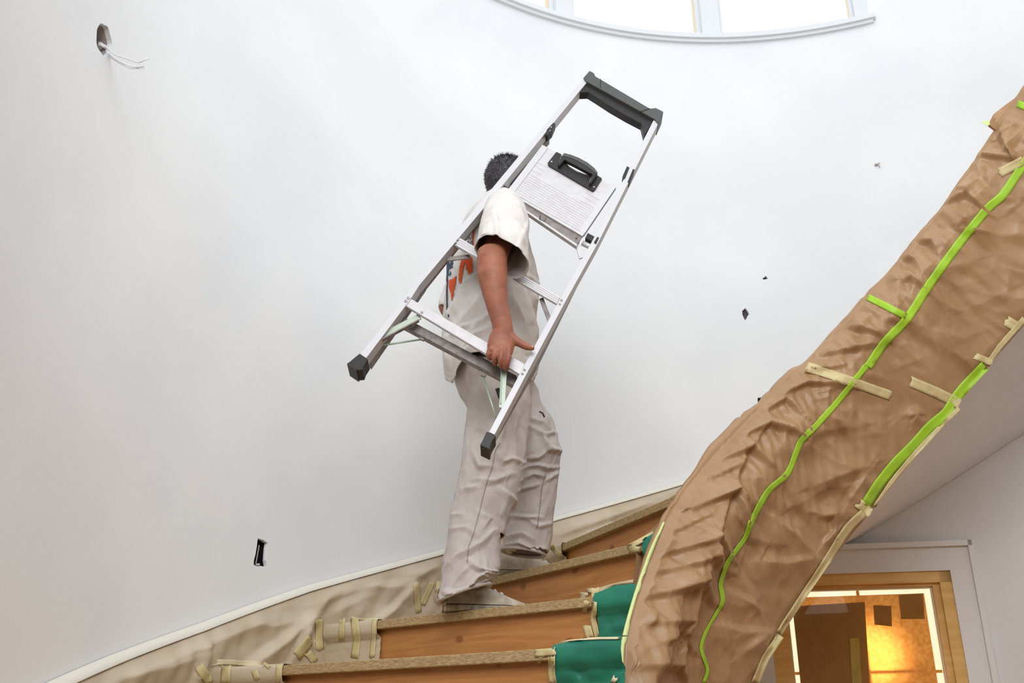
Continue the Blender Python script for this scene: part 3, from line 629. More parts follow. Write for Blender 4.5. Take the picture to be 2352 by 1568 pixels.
# masking tapes
for nm, L, wd2, lab in [([(920, 85), (1060, 130), (1320, 222)], 0, 22, 'long masking tape across the green line'), ([(1410, 155), (1530, 205), (1640, 260)], 0, 24, 'masking tape near the lower edge'),
                        ([(1710, 35), (1790, 65)], 0, 15, 'short masking tape by the lower edge')]:
    strip('masking_tape', B2, c6(nm), wd2, 'masking', wrap, lab, ragged=8)
strip('masking_tape', B2, c7([(1560, 440), (1684, 375)]), 22, 'masking', wrap, 'masking tape at the upper right', ragged=8)
strip('masking_tape', B2, c7([(1590, 1200), (1650, 1235)]), 24, 'masking', wrap, 'masking tape stub at the right', ragged=8)
strip('masking_tape', B2, c6([(1165, 725), (1225, 775)]), 22, 'masking', wrap, 'masking tape stub over the green tape', ragged=8)
# long masking tape binding the lower edge, folded under
strip('binding_tape', B2, c6([(790, 1340), (850, 1245), (1000, 1020), (1110, 850), (1190, 770)]), [17, 17, 19, 22, 20], 'masking', wrap, 'masking tape binding the lower paper edge', off=.004)
strip('binding_tape', B2, c6([(680, 1568), (730, 1450), (800, 1345)]), 20, 'masking', wrap, off=.004)
strip('binding_tape', B2, c6([(1240, 740), (1340, 600), (1480, 440), (1640, 280)]), [9, 11, 13, 10], 'masking', wrap, off=.004)
strip('binding_tape', B2, c7([(1490, 1430), (1560, 1330), (1684, 1190)]), 14, 'masking', wrap, off=.004)
# loose flap of paper at the top right corner
fp = [(2270, 285), (2282, 262), (2310, 240), (2345, 215), (2352, 205), (2340, 235), (2318, 262), (2290, 300)]
P0 = on_cyl(2310, 260, RI)
fv, ff = prism([on_plane(x, y, P0 + np.array([0, (i % 3) * .015, 0]), np.array([0, 1, 0])) for i, (x, y) in enumerate(fp)], (0.002, 0.012, 0))
mesh('loose_flap', fv, ff, 'kraft_fold', wrap)
fv, ff = prism([on_plane(x, y, P0, np.array([0, 1, 0])) for x, y in [(2253, 279), (2272, 276), (2274, 285), (2268, 290)]], (0, 0.001, 0)); mesh('tape_stub', fv, ff, 'pale_green_tape', wrap)
# ---- tapes on the step ends
c4 = lambda L: [(100 + x / 2.76, 1000 + y / 2.76) for x, y in L]
c5 = lambda L: [(800 + x / 2.6133, 1050 + y / 2.6133) for x, y in L]
for L, wd2 in [([(1745, 1165), (1750, 1360)], 18), ([(1895, 1160), (1890, 1300)], 13), ([(1970, 1155), (1990, 1290), (1975, 1405)], 18), ([(2100, 1170), (2095, 1290), (2085, 1405)], 12),
               ([(1600, 1400), (1700, 1280)], 24), ([(1670, 1370), (1720, 1430)], 18), ([(980, 1460), (1060, 1568)], 22), ([(1160, 1460), (1155, 1568)], 22), ([(1500, 1450), (1490, 1568)], 15), ([(1340, 1490), (1360, 1545)], 14),
               ([(1390, 1440), (1440, 1470)], 8)]:
    strip('masking_tape', B1, c4(L), wd2, 'masking', skirt, ragged=6, off=.003)
strip('masking_tape', B1, c4([(960, 1470), (1100, 1435), (1300, 1445), (1390, 1450)]), 12, 'cream_tape', skirt, off=.003)
strip('masking_tape', B1, c4([(1950, 1155), (2050, 1165), (2140, 1165)]), 6, 'cream_tape', skirt, off=.003)
for L, wd2 in [([(405, 750), (420, 930)], 14), ([(505, 745), (440, 890)], 14), ([(540, 740), (535, 800)], 10), ([(1215, 530), (1290, 600)], 12)]:
    strip('masking_tape', B1, c5(L), wd2, 'masking', skirt, ragged=6, off=.003)
for g, L, wd2, mt in [(g1, [(1125, 1175), (1250, 1165)], 17, 'masking'), (g1, [(1160, 1195), (1150, 1240)], 10, 'masking'), (g1, [(1225, 1190), (1225, 1300), (1235, 1354)], 16, 'masking'), (g1, [(1240, 1135), (1300, 1105), (1450, 1092), (1640, 1088)], 5, 'cream_tape'),
                  (g2, [(1395, 825), (1445, 830)], 13, 'cream_tape'), (g2, [(1440, 800), (1510, 795), (1600, 770), (1720, 745)], 10, 'cream_tape'), (g2, [(1485, 785), (1485, 860)], 20, 'masking'), (g2, [(1435, 860), (1420, 930)], 12, 'masking'),
                  (g2, [(1480, 870), (1475, 980), (1500, 1085)], 13, 'masking'), (g2, [(1435, 1010), (1455, 1085)], 18, 'masking'), (g3, [(1680, 540), (1740, 510), (1840, 455)], 13, 'masking'), (g3, [(1700, 550), (1760, 560)], 16, 'masking'), (g1, [(1590, 1354), (1610, 1320)], 12, 'cream_tape')]:
    strip('masking_tape', B1, c5(L), wd2, mt, g, ragged=6, off=.004)
# ================================================================ STEP LADDER
LM = 0.21; Ln = np.array([0, -1.0, LM]); Ln /= np.linalg.norm(Ln)        # faces the camera side
LP0 = on_y(1150, 800, 2.99)
def L(px, py, d=0.0): return on_plane(px, py, LP0 - Ln * d, Ln)
lad = empty('step_ladder', L(1118, 1020), 'folded aluminium step ladder with black top cap carried on the shoulder', 'ladder')
def lpoly(name, pts, d0, d1, mat, parent=lad, bev=0.0):
    a = [L(x, y, d0) for x, y in pts]; o = mesh(name, *prism(a, -Ln * (d1 - d0)), mat, parent)
    if bev: b = o.modifiers.new('bevel', 'BEVEL'); b.width = bev; b.segments = 2; b.limit_method = 'ANGLE'
    return o
def beam(name, a, b, wpx, d0, d1, mat, parent=lad, bev=0.0012):
    a, b = np.array(a, float), np.array(b, float); t = (b - a) / np.linalg.norm(b - a); s = np.array([-t[1], t[0]]) * wpx / 2
    return lpoly(name, [a - s, b - s, b + s, a + s], d0, d1, mat, parent, bev)
def rivet(px, py, d, parent=lad, r=0.0045, mat='steel'):
    c = L(px, py, d); u = np.array([1, 0, 0.]); v = np.cross(Ln, u); Vr, Fr = [], []
    for rr, h in ((r, 0), (r * .8, .0016), (r * .35, .0022)):
        for k in range(10): a = 2 * math.pi * k / 10; Vr.append(c + rr * (u * math.cos(a) + v * math.sin(a)) + Ln * h)
    for i in range(2):
        for k in range(10): Fr.append((i * 10 + k, i * 10 + (k + 1) % 10, i * 10 + 10 + (k + 1) % 10, i * 10 + 10 + k))
    Fr.append(tuple(range(20, 30))); o = mesh('rivet', Vr, Fr, mat, parent, True); o2 = mesh('rivet_core', *tube([c + Ln * .0015, c + Ln * .0027], r * .33, 8), 'boxdark', o); return o
# rear frame (behind)
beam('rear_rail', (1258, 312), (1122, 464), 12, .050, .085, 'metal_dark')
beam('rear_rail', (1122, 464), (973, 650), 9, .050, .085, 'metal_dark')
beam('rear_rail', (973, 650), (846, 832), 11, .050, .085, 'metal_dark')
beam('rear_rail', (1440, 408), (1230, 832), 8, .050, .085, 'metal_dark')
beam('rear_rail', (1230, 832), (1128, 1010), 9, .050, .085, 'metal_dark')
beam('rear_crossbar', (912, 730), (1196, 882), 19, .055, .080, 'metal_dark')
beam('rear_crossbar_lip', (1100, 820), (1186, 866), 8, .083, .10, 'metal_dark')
# front rails
lr = lpoly('front_rail', [(1340, 180), (1350, 186), (1135, 449), (963, 655), (942, 688), (841, 822), (826, 814), (929, 684), (953, 645), (1127, 436)], 0, .046, 'metal_light', bev=.001)
rr_ = lpoly('front_rail', [(1501, 276), (1513, 281), (1375, 555), (1300, 690), (1214, 850), (1136, 998), (1123, 992), (1202, 842), (1288, 682), (1363, 548)], 0, .046, 'metal_light', bev=.001)
for a in ((932, 691), (938, 684), (1052, 549), (1047, 556)): rivet(*a, -.001, lr, .006 if a[0] < 940 else .004)
for a in ((1205, 849), (1200, 858), (1290, 689), (1286, 698)): rivet(*a, -.001, rr_, .0045)
rivet(1343, 183, -.001, lr, .003); rivet(1507, 280, -.001, rr_, .003)
# feet
for base, sgn in (((833, 818), 0), ((1129, 995), 1)):
    if sgn == 0: pts = [(826, 811), (845, 824), (836, 838), (832, 849), (818, 850), (797, 836), (803, 830)]
    else: pts = [(1118, 990), (1139, 1000), (1131, 1013), (1127, 1022), (1124, 1031), (1103, 1021), (1108, 1012)]
    ft = lpoly('foot', pts, -.006, .056, 'black', bev=.002)
    if sgn == 0: lpoly('foot_pad', [(797, 836), (818, 850), (820, 846), (800, 832)], -.010, .060, 'black', ft)
    else: lpoly('foot_pad', [(1103, 1021), (1124, 1031), (1126, 1026), (1106, 1016)], -.010, .060, 'black', ft)
# rungs
def rung(t, b, under, mat='metal'):
    """t,b: top and bottom edge end points of the front face; under: depth"""
    o = lpoly('rung', [t[0], t[1], b[1], b[0]], .004, .012, mat, bev=.0015)
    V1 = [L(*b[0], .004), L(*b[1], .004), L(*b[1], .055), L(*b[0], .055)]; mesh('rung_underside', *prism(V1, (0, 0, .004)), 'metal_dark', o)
    V1 = [L(*t[0], .006), L(*t[1], .006), L(*t[1], .055), L(*t[0], .055)]; mesh('rung_top', *prism(V1, (0, 0, -.003)), 'metal', o)
    return o
r1 = rung(((1056, 546), (1286, 682)), ((1044, 563), (1279, 699)), .05)
r2 = rung(((944, 686), (1205, 836)), ((931, 703), (1194, 861)), .05)
for k in (-1, 0, 1): beam('rung_groove', (1052 + 3.5 * k * -.5, 553 + 4 * k), (1284 + 3.5 * k * -.5, 689 + 4 * k), 1.2, .0028, .005, 'metal_light', r1, 0)
rivet(969, 717, .003, r2, .005)
# braces
beam('brace', (965, 725), (874, 772), 13, .016, .022, 'zinc'); beam('brace', (962, 733), (877, 778), 3, .010, .024, 'metal_dark')
beam('brace', (1158, 838), (1153, 936), 14, .016, .022, 'zinc'); beam('brace', (1152, 850), (1150, 926), 2.5, .010, .024, 'zinc_rod')
for a, b in (((968, 779), (864, 795)), ((1109, 862), (1139, 958))):
    ro = mesh('rod', *tube([L(*a, .062), L(*b, .040)], .0032, 8), 'zinc_rod', lad, True); mesh('rod_eye', *tube([L(a[0] - 4, a[1] - 2, .058), L(a[0] + 6, a[1] + 2, .058)], .0055, 8), 'metal_dark', ro)
beam('bracket', (1026, 594), (1080, 588), 9, .03, .036, 'metal_dark'); beam('bracket', (1243, 684), (1263, 736), 10, .03, .036, 'metal_dark')
beam('bracket', (1322, 545), (1336, 592), 11, .026, .032, 'metal'); beam('bracket', (1160, 447), (1132, 468), 9, .03, .036, 'metal')
# platform with cut-out for the handle
TL, BL, BR, TR = map(np.array, ((1246., 332), (1166., 436), (1342., 537), (1415., 429)))
def pq(u, v): return TL * (1 - u) * (1 - v) + TR * u * (1 - v) + BL * (1 - u) * v + BR * u * v
notch = [(1298, 371), (1308, 382), (1325, 392), (1343, 399), (1358, 402)]
pts = [TL, pq(.27, 0), *notch, pq(.70, 0) + np.array([-1, 3]), TR, BR, BL]
pl = lpoly('platform', pts, .014, .030, 'metal', bev=.001)
lpoly('platform_edge', [pq(0, 0), pq(.075, 0), pq(.075, 1), pq(0, 1)], .011, .0145, 'metal_light', pl, .0008)
lpoly('platform_edge', [pq(.935, 0), pq(1, 0), pq(1, 1), pq(.935, 1)], .011, .0145, 'metal_light', pl, .0008)
parts_ = []
for i in range(17):
    v = 0.30 + 0.68 * i / 16.0; u0, u1 = .085, .925
    if v < .52 : u0, u1 = (.085, .20) if i % 2 == 0 else (.74, .925)
    a, b = pq(u0, v), pq(u1, v); t = (b - a) / np.linalg.norm(b - a); s = np.array([-t[1], t[0]]) * 1.3
    parts_.append(prism([L(*(a - s), .0131), L(*(b - s), .0131), L(*(b + s), .0131), L(*(a + s), .0131)], -Ln * .0015))
tag(mesh('platform_ribs', *merge(*parts_), 'metal', pl), None, None, None, 'stuff')
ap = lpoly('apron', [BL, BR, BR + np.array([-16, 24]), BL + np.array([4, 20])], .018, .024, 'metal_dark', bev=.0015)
lpoly('apron_lip', [BL + np.array([4, 20]), BR + np.array([-16, 24]), BR + np.array([-18, 28]), BL + np.array([3, 24])], .012, .03, 'metal', ap)
lpoly('apron_rim', [BL + np.array([-1, 0]), BR + np.array([0, 0]), BR + np.array([-4, 5]), BL + np.array([0, 5])], .009, .02, 'metal', ap, .001)
mesh('catch', *tube([L(1242, 494, .014), L(1239, 503, .008), L(1251, 508, .008), L(1254, 500, .014)], .0012, 6), 'boxdark', ap)
rivet(1172, 455, .014, ap, .0035, 'metal_dark'); rivet(1324, 545, .014, ap, .0045, 'metal_dark')
# pivots
for a, b in (((1132, 442), (1164, 456)), ((1338, 558), (1362, 570))): mesh('pivot_tube', *tube([L(*a, .03), L(*b, .03)], .010, 12), 'metal', lad, True)
for pts in ([(1153, 420), (1168, 432), (1160, 444), (1145, 434)], [(1350, 534), (1372, 546), (1366, 556), (1344, 546)]): lpoly('pivot_block', pts, .012, .05, 'black', bev=.002)
lpoly('side_slot', [(1204, 372), (1210, 376), (1174, 424), (1168, 418)], .044, .05, 'boxdark')
# handle
hp = lpoly('handle_plate', [(1278, 348), (1290, 354), (1281, 374), (1287, 378), (1297, 370), (1308, 384), (1325, 394), (1343, 401), (1357, 403), (1352, 418), (1357, 421), (1371, 401), (1383, 409), (1366, 436), (1361, 438), (1260, 379), (1258, 373)], .006, .013, 'black', bev=.0015)
rivet(1267, 371, .005, hp, .0045); rivet(1364, 429, .005, hp, .0045)
outer = [(1281, 376), (1288, 362), (1296, 351), (1312, 355), (1330, 362), (1350, 373), (1366, 386), (1373, 396), (1366, 408), (1358, 420)]
inner = [(1353, 419), (1358, 408), (1361, 399), (1350, 394), (1335, 386), (1318, 377), (1304, 370), (1297, 366), (1292, 372), (1286, 379)]
hd = lpoly('handle', outer + inner, -.014, .004, 'black', bev=.003)
lpoly('handle_top', [(1288, 360), (1296, 351), (1312, 355), (1330, 362), (1350, 373), (1366, 386), (1373, 396), (1369, 398), (1346, 380), (1327, 369), (1311, 362), (1297, 358)], -.0155, -.012, 'grey_plastic', hd, .001)
# top cap
cap = lpoly('top_cap', [(1344, 185), (1503, 273), (1501, 279), (1493, 290), (1480, 312), (1473, 283), (1440, 266), (1400, 243), (1368, 222), (1350, 211), (1324, 212), (1332, 201)], .008, .045, 'black', bev=.002)
lpoly('cap_upper', [(1344, 185), (1340, 178), (1354, 162), (1364, 167), (1368, 175), (1375, 179), (1493, 249), (1506, 247), (1524, 256), (1512, 283), (1503, 273)], -.006, .060, 'grey_plastic', cap, .0025)
for a, b in (((1380, 181), (1379, 201)), ((1493, 249), (1471, 256))): beam('cap_groove', a, b, 1.6, -.0075, -.004, 'boxdark', cap, 0)
# hinges
for pts in ([(1271, 281), (1276, 284), (1268, 302), (1258, 311), (1253, 309), (1256, 297)], [(1440, 381), (1446, 384), (1436, 409), (1429, 412), (1430, 404)], [(1454, 387), (1458, 389), (1446, 416), (1441, 418)], [(1372, 543), (1376, 545), (1369, 560), (1364, 556)]):
    lpoly('hinge', pts, -.003, .03, 'black', bev=.0015)
rivet(1266, 292, -.004, lad, .004); rivet(1263, 300, -.004, lad, .003)
# ================================================================ PERSON
def rings(spec, n=28):
    """spec rows: (px, py, half width px, y depth, thickness ratio); returns a closed loft"""
    C = [on_y(r[0], r[1], r[3]) for r in spec]; V, Fc = [], []
    for i, r in enumerate(spec):
        t = C[min(i + 1, len(C) - 1)] - C[max(i - 1, 0)]; t /= np.linalg.norm(t); v = C[i] - CAM; zc = v[1] * cp + v[2] * sp; v = v / np.linalg.norm(v)
        a = np.cross(t, v); a /= np.linalg.norm(a); b = np.cross(a, t); w = r[2] * zc / F
        for k in range(n):
            q = 2 * math.pi * k / n; V.append(C[i] + a * w * math.cos(q) + b * w * r[4] * math.sin(q))
    N = len(spec)
    for i in range(N - 1):
        for k in range(n): Fc.append((i * n + k, i * n + (k + 1) % n, (i + 1) * n + (k + 1) % n, (i + 1) * n + k))
    return V, Fc, n, N
def loft(spec, n=28, caps=True):
    V, Fc, n, N = rings(spec, n)
    if caps: Fc += [tuple(range(n)), tuple(range((N - 1) * n, N * n))]
    return V, Fc
def chain(pts, r, m=6):
    """smooth tapered tube through 3D points with round ends"""
    P = smooth_path(pts, m); R = np.interp(np.linspace(0, 1, len(P)), np.linspace(0, 1, len(r)), r)
    t0 = (P[0] - P[1]) / np.linalg.norm(P[0] - P[1]); t1 = (P[-1] - P[-2]) / np.linalg.norm(P[-1] - P[-2])
    P = [P[0] + t0 * R[0] * .8, P[0] + t0 * R[0] * .45] + P + [P[-1] + t1 * R[-1] * .45, P[-1] + t1 * R[-1] * .8]
    R = [R[0] * .4, R[0] * .85] + list(R) + [R[-1] * .85, R[-1] * .4]
    return tube(P, R, 14)
def ellipsoid(c, ax, rad, n=20, m=14):
    V, Fc = [], []; ax = [np.array(a, float) for a in ax]
    for i in range(m + 1):
        f = math.pi * i / m
        for k in range(n):
            q = 2 * math.pi * k / n; V.append(np.array(c) + ax[0] * rad[0] * math.sin(f) * math.cos(q) + ax[1] * rad[1] * math.sin(f) * math.sin(q) + ax[2] * rad[2] * math.cos(f))
    for i in range(m):
        for k in range(n): Fc.append((i * n + k, i * n + (k + 1) % n, (i + 1) * n + (k + 1) % n, (i + 1) * n + k))
    return V, Fc
def fuse(name, parts, voxel, smooth=4):
    """union of overlapping lofts as one continuous surface"""
    Vm, Fm = merge(*parts); me = bpy.data.meshes.new(name); me.from_pydata([tuple(map(float, v)) for v in Vm], [], Fm); me.update()
    bm = bmesh.new(); bm.from_mesh(me); bmesh.ops.remove_doubles(bm, verts=bm.verts, dist=1e-6); bmesh.ops.recalc_face_normals(bm, faces=bm.faces); bm.to_mesh(me); bm.free()
    o = bpy.data.objects.new(name, me); COL.objects.link(o)
    r = o.modifiers.new('r', 'REMESH'); r.mode = 'VOXEL'; r.voxel_size = voxel
    if smooth: s = o.modifiers.new('s', 'SMOOTH'); s.factor = 0.5; s.iterations = smooth
    dg = bpy.context.evaluated_depsgraph_get(); ev = o.evaluated_get(dg); m2 = bpy.data.meshes.new_from_object(ev, depsgraph=dg)
    bpy.data.objects.remove(o); m2.name = name
    return m2
def co_of(me): a = np.zeros(len(me.vertices) * 3); me.vertices.foreach_get('co', a); return a.reshape(-1, 3)
def no_of(me): a = np.zeros(len(me.vertices) * 3); me.vertices.foreach_get('normal', a); return a.reshape(-1, 3)
def set_co(me, a): me.vertices.foreach_set('co', a.ravel()); me.update()
def wrinkle(me, folds, noise_amp=0.004, ns=14, seed=0, stretch=(1, 1, .5)):
    P = co_of(me); N = no_of(me); q, zc = project(P); vd = P - CAM; vd /= np.linalg.norm(vd, axis=1)[:, None]; face = np.clip(-(N * vd).sum(1) * 2.5 + .3, 0, 1)
    d = np.zeros(len(P))
    for pts, h, w in folds: d += crease(q[:, 0], q[:, 1], pts, h, w, 0.25) * face
    S = P * np.array(stretch); wv = S + .04 * np.stack([noise(S, 9, seed + 1), noise(S, 9, seed + 2), noise(S, 9, seed + 3)], -1)
    d += noise_amp * (1 - 2 * np.abs(noise(wv, ns, seed + 4))) + noise_amp * .5 * noise(S, ns * 2.1, seed + 5)
    set_co(me, P + N * d[:, None])
FACE = math.radians(32); fd = np.array([math.cos(FACE), math.sin(FACE), 0]); rt = np.array([math.sin(FACE), -math.cos(FACE), 0]); up = np.array([0, 0, 1.0])   # facing, right hand side, up
foot_r = on_z(1024, 1402, NOSE[2][0][2]); foot_l = on_z(1152, 1322, NOSE[3][0][2])
person = empty('person', foot_r, 'person in paint-stained pale work clothes climbing the stair with a ladder', 'person')
# ---- body: head, neck, trunk, arms, hands, legs in one surface
hc = on_y(1172, 430, 3.36); hu = up * .97 + fd * .12; hu /= np.linalg.norm(hu); hf = np.cross(hu, np.cross(fd, hu)); hf /= np.linalg.norm(hf); hr = rt
B = []
B.append(ellipsoid(hc + hu * .025, (hf, hr, hu), (.094, .074, .096)))
B.append(ellipsoid(hc + hf * .030 - hu * .045, (hf, hr, hu), (.062, .058, .075)))          # jaw
B.append(ellipsoid(hc + hf * .062 - hu * .098, (hf, hr, hu), (.022, .022, .018)))          # chin
B.append(chain([hc + hf * .088 + hu * .012, hc + hf * .104 - hu * .018, hc + hf * .116 - hu * .036], [.009, .011, .014]))   # nose
B.append(ellipsoid(hc + hf * .098 - hu * .038, (hf, hr, hu), (.012, .019, .010)))
B.append(ellipsoid(hc + hf * .087 - hu * .066, (hf, hr, hu), (.012, .024, .006))); B.append(ellipsoid(hc + hf * .085 - hu * .078, (hf, hr, hu), (.012, .021, .007)))
B.append(ellipsoid(hc + hf * .082 + hu * .026, (hf, hr, hu), (.014, .050, .010)))          # brow
for s in (-1, 1):
    B.append(ellipsoid(hc - hf * .004 + hr * s * .077 - hu * .010, (hf * .93 + hr * s * -.3, hr, hu), (.020, .008, .032)))   # ear
    B.append(ellipsoid(hc + hf * .060 + hr * s * .045 - hu * .025, (hf, hr, hu), (.02, .02, .022)))
neck = on_y(1146, 482, 3.40)
B.append(chain([hc - hf * .02 - hu * .04, neck, neck - up * .08 - fd * .02], [.056, .056, .070]))
shR, shL = on_y(1166, 500, 3.20), on_y(1122, 518, 3.58)
B.append(loft([(1142, 490, 38, 3.40, 1.6), (1130, 520, 62, 3.41, 1.5), (1130, 600, 82, 3.43, 1.25), (1130, 700, 84, 3.45, 1.15), (1134, 800, 84, 3.46, 1.15), (1140, 880, 74, 3.46, 1.2), (1144, 910, 60, 3.46, 1.3)]))
elR, wrR = on_y(1131, 598, 2.945), on_y(1155, 752, 2.955)
B.append(chain([shR, (shR + elR) / 2, elR], [.062, .052, .046]))
B.append(loft([(1130, 578, 33, 2.95, 1.0), (1130, 596, 35, 2.945, 1.0), (1131, 633, 35, 2.94, .95), (1136, 668, 29.5, 2.94, .92), (1143, 705, 25, 2.945, .85), (1152, 738, 23.5, 2.95, .76), (1155, 757, 24, 2.955, .68), (1153, 775, 30, 2.958, .50), (1150, 795, 31.5, 2.955, .44), (1148, 812, 29, 2.955, .40)]))
# fingers closed round the lower rung
px = 1.0 / 690
def fing(pts, rads): B.append(chain([on_y(x, y, d) for x, y, d in pts], [r * px for r in rads], 5))
fing([(1130, 792, 2.958), (1124, 806, 2.950), (1122, 816, 2.955), (1126, 823, 2.975), (1131, 818, 3.02)], [7, 6.2, 5.9, 5.5, 5])
fing([(1141, 795, 2.952), (1137, 812, 2.943), (1135, 825, 2.950), (1137, 834, 2.972), (1142, 829, 3.02)], [7.4, 6.6, 6.2, 5.8, 5.2])
fing([(1154, 797, 2.948), (1151, 818, 2.938), (1150, 832, 2.946), (1152, 841, 2.970), (1156, 836, 3.02)], [7.6, 6.8, 6.4, 6, 5.4])
fing([(1168, 797, 2.948), (1167, 820, 2.938), (1164, 837, 2.946), (1163, 846, 2.970), (1166, 840, 3.02)], [7.8, 7.0, 6.5, 6, 5.4])
fing([(1166, 764, 2.958), (1180, 779, 2.958), (1196, 789, 2.958), (1210, 796, 2.960), (1223, 799, 2.962)], [12, 11, 9, 8, 6])
for x, y in ((1128, 801), (1140, 804), (1153, 806), (1167, 805)): B.append(ellipsoid(on_y(x, y, 2.944), (np.array([1, 0, 0]), up, np.array([0, 1, 0])), (.010, .010, .008), 10, 8))
elL, wrL = on_y(1030, 705, 3.70), on_y(1095, 770, 3.82)
B.append(chain([shL, (shL + elL) / 2, elL], [.062, .050, .044])); B.append(chain([elL, (elL + wrL) / 2, wrL], [.042, .038, .028]))
B.append(chain([wrL, wrL + fd * .05, wrL + fd * .09], [.03, .036, .030]))
for k in range(4):
    b0 = wrL + fd * .09 + up * (.028 - .019 * k); B.append(chain([b0, b0 + fd * (.035 - .004 * abs(k - 1)), b0 + fd * (.055 - .005 * abs(k - 1)) + rt * .02], [.0095, .009, .008], 4))
B.append(chain([wrL + fd * .03 + up * .03, wrL + fd * .06 + up * .055, wrL + fd * .09 + up * .06], [.012, .011, .009], 4))
B.append(loft([(1146, 890, 46, 3.40, 1.0), (1138, 1010, 50, 3.38, 1.0), (1126, 1090, 44, 3.37, 1.0), (1100, 1200, 40, 3.37, 1.0), (1080, 1285, 28, 3.36, 1.0), (1066, 1345, 16, 3.37, 1.0)]))
B.append(loft([(1160, 890, 44, 3.54, 1.0), (1196, 980, 46, 3.57, 1.0), (1218, 1060, 42, 3.60, 1.0), (1218, 1150, 36, 3.63, 1.0), (1206, 1225, 28, 3.66, 1.0), (1200, 1258, 18, 3.68, 1.0)]))
bme = fuse('body', B, 0.003, 2)
body = link('body', bme, 'skin', person, True)
for s in (-1, 1):
    mesh('eye', *ellipsoid(hc + hf * .082 + hr * s * .031 + hu * .006, (hf, hr, hu), (.011, .014, .0085), 12, 8), 'white_paint', person, True)
# finger nail on the thumb
nv = on_y(1222, 796, 2.955); mesh('thumb_nail', *ellipsoid(nv, (np.array([1, 0, -.15]), np.array([.15, 0, 1]), np.array([0, 1, 0])), (.006, .004, .003), 10, 6), material('nail', srgb(196, 146, 126), rough=.35), body, True)
# ---- hair: cap plus short strands
Vh, Fh = [], []; HC = hc + hu * .03 - hf * .006
n_, m_ = 36, 22
def hair_len(d):
    f_, u_ = d @ hf, d @ hu
    return u_ > (0.42 if f_ > .35 else (0.0 if f_ > .1 else (-.35 if f_ > -.2 else -.97)))
cap_v, cap_f = ellipsoid(HC, (hf, hr, hu), (.104, .082, .104), n_, m_); keep = [i for i, v in enumerate(cap_v) if hair_len((v - HC) / np.linalg.norm(v - HC))]; ks = set(keep)
hp_ = [(cap_v, [f for f in cap_f if all(i in ks for i in f)])]
for _ in range(4200):
    d = rng.normal(size=3); d /= np.linalg.norm(d)
    if not hair_len(d): continue
    p = HC + hf * .100 * (d @ hf) + hr * .079 * (d @ hr) + hu * .100 * (d @ hu); tg = hf * (.7 if d @ hu > .5 else .1) - hu * .7; tg = tg - d * (tg @ d); g = d * .55 + tg * .8 + rng.normal(size=3) * .22; g /= np.linalg.norm(g); Lh = rng.uniform(.008, .017) + (.010 if d @ hu > .55 else 0) * rng.uniform(.3, 1)
    a = np.cross(g, up + .01); a /= np.linalg.norm(a); b = np.cross(g, a); w = .0016
    hp_.append(([p + a * w, p - a * .5 * w + b * .87 * w, p - a * .5 * w - b * .87 * w, p + g * Lh], [(0, 1, 3), (1, 2, 3), (2, 0, 3)]))
tag(mesh('hair', *merge(*hp_), 'hair', person, fix=False), 'short dark tousled hair')
# ---- trousers
LG = [loft([(1130, 812, 84, 3.46, 1.25), (1134, 850, 90, 3.46, 1.22), (1140, 885, 86, 3.46, 1.2), (1148, 915, 74, 3.45, 1.25), (1156, 940, 60, 3.46, 1.3)]),
      loft([(1146, 880, 66, 3.40, 1.0), (1148, 925, 69, 3.39, .95), (1142, 983, 71.5, 3.38, .9), (1136, 1045, 72.5, 3.37, .9), (1128, 1090, 70.5, 3.37, .9), (1114, 1150, 68.5, 3.37, .9), (1101, 1190, 64, 3.37, .92), (1088, 1255, 62, 3.36, .92), (1083, 1300, 65, 3.355, .9), (1078, 1332, 62, 3.35, .9), (1069, 1354, 59, 3.35, .95), (1067, 1369, 58, 3.35, .95)], 36),
      loft([(1172, 890, 56, 3.54, 1.0), (1190, 945, 58, 3.56, 1.0), (1206, 985, 66, 3.58, .95), (1221, 1040, 67, 3.59, .95), (1220, 1090, 60, 3.61, .95), (1221, 1145, 54, 3.63, .95), (1219, 1200, 51, 3.65, .95), (1209, 1250, 54, 3.66, .95), (1203, 1262, 50, 3.66, .95), (1201, 1272, 49, 3.66, .95)], 32)]
tme = fuse('trousers', LG, 0.0045, 5)
z3 = lambda pts: [(960 + x / 2.904, 880 + y / 2.904) for x, y in pts]
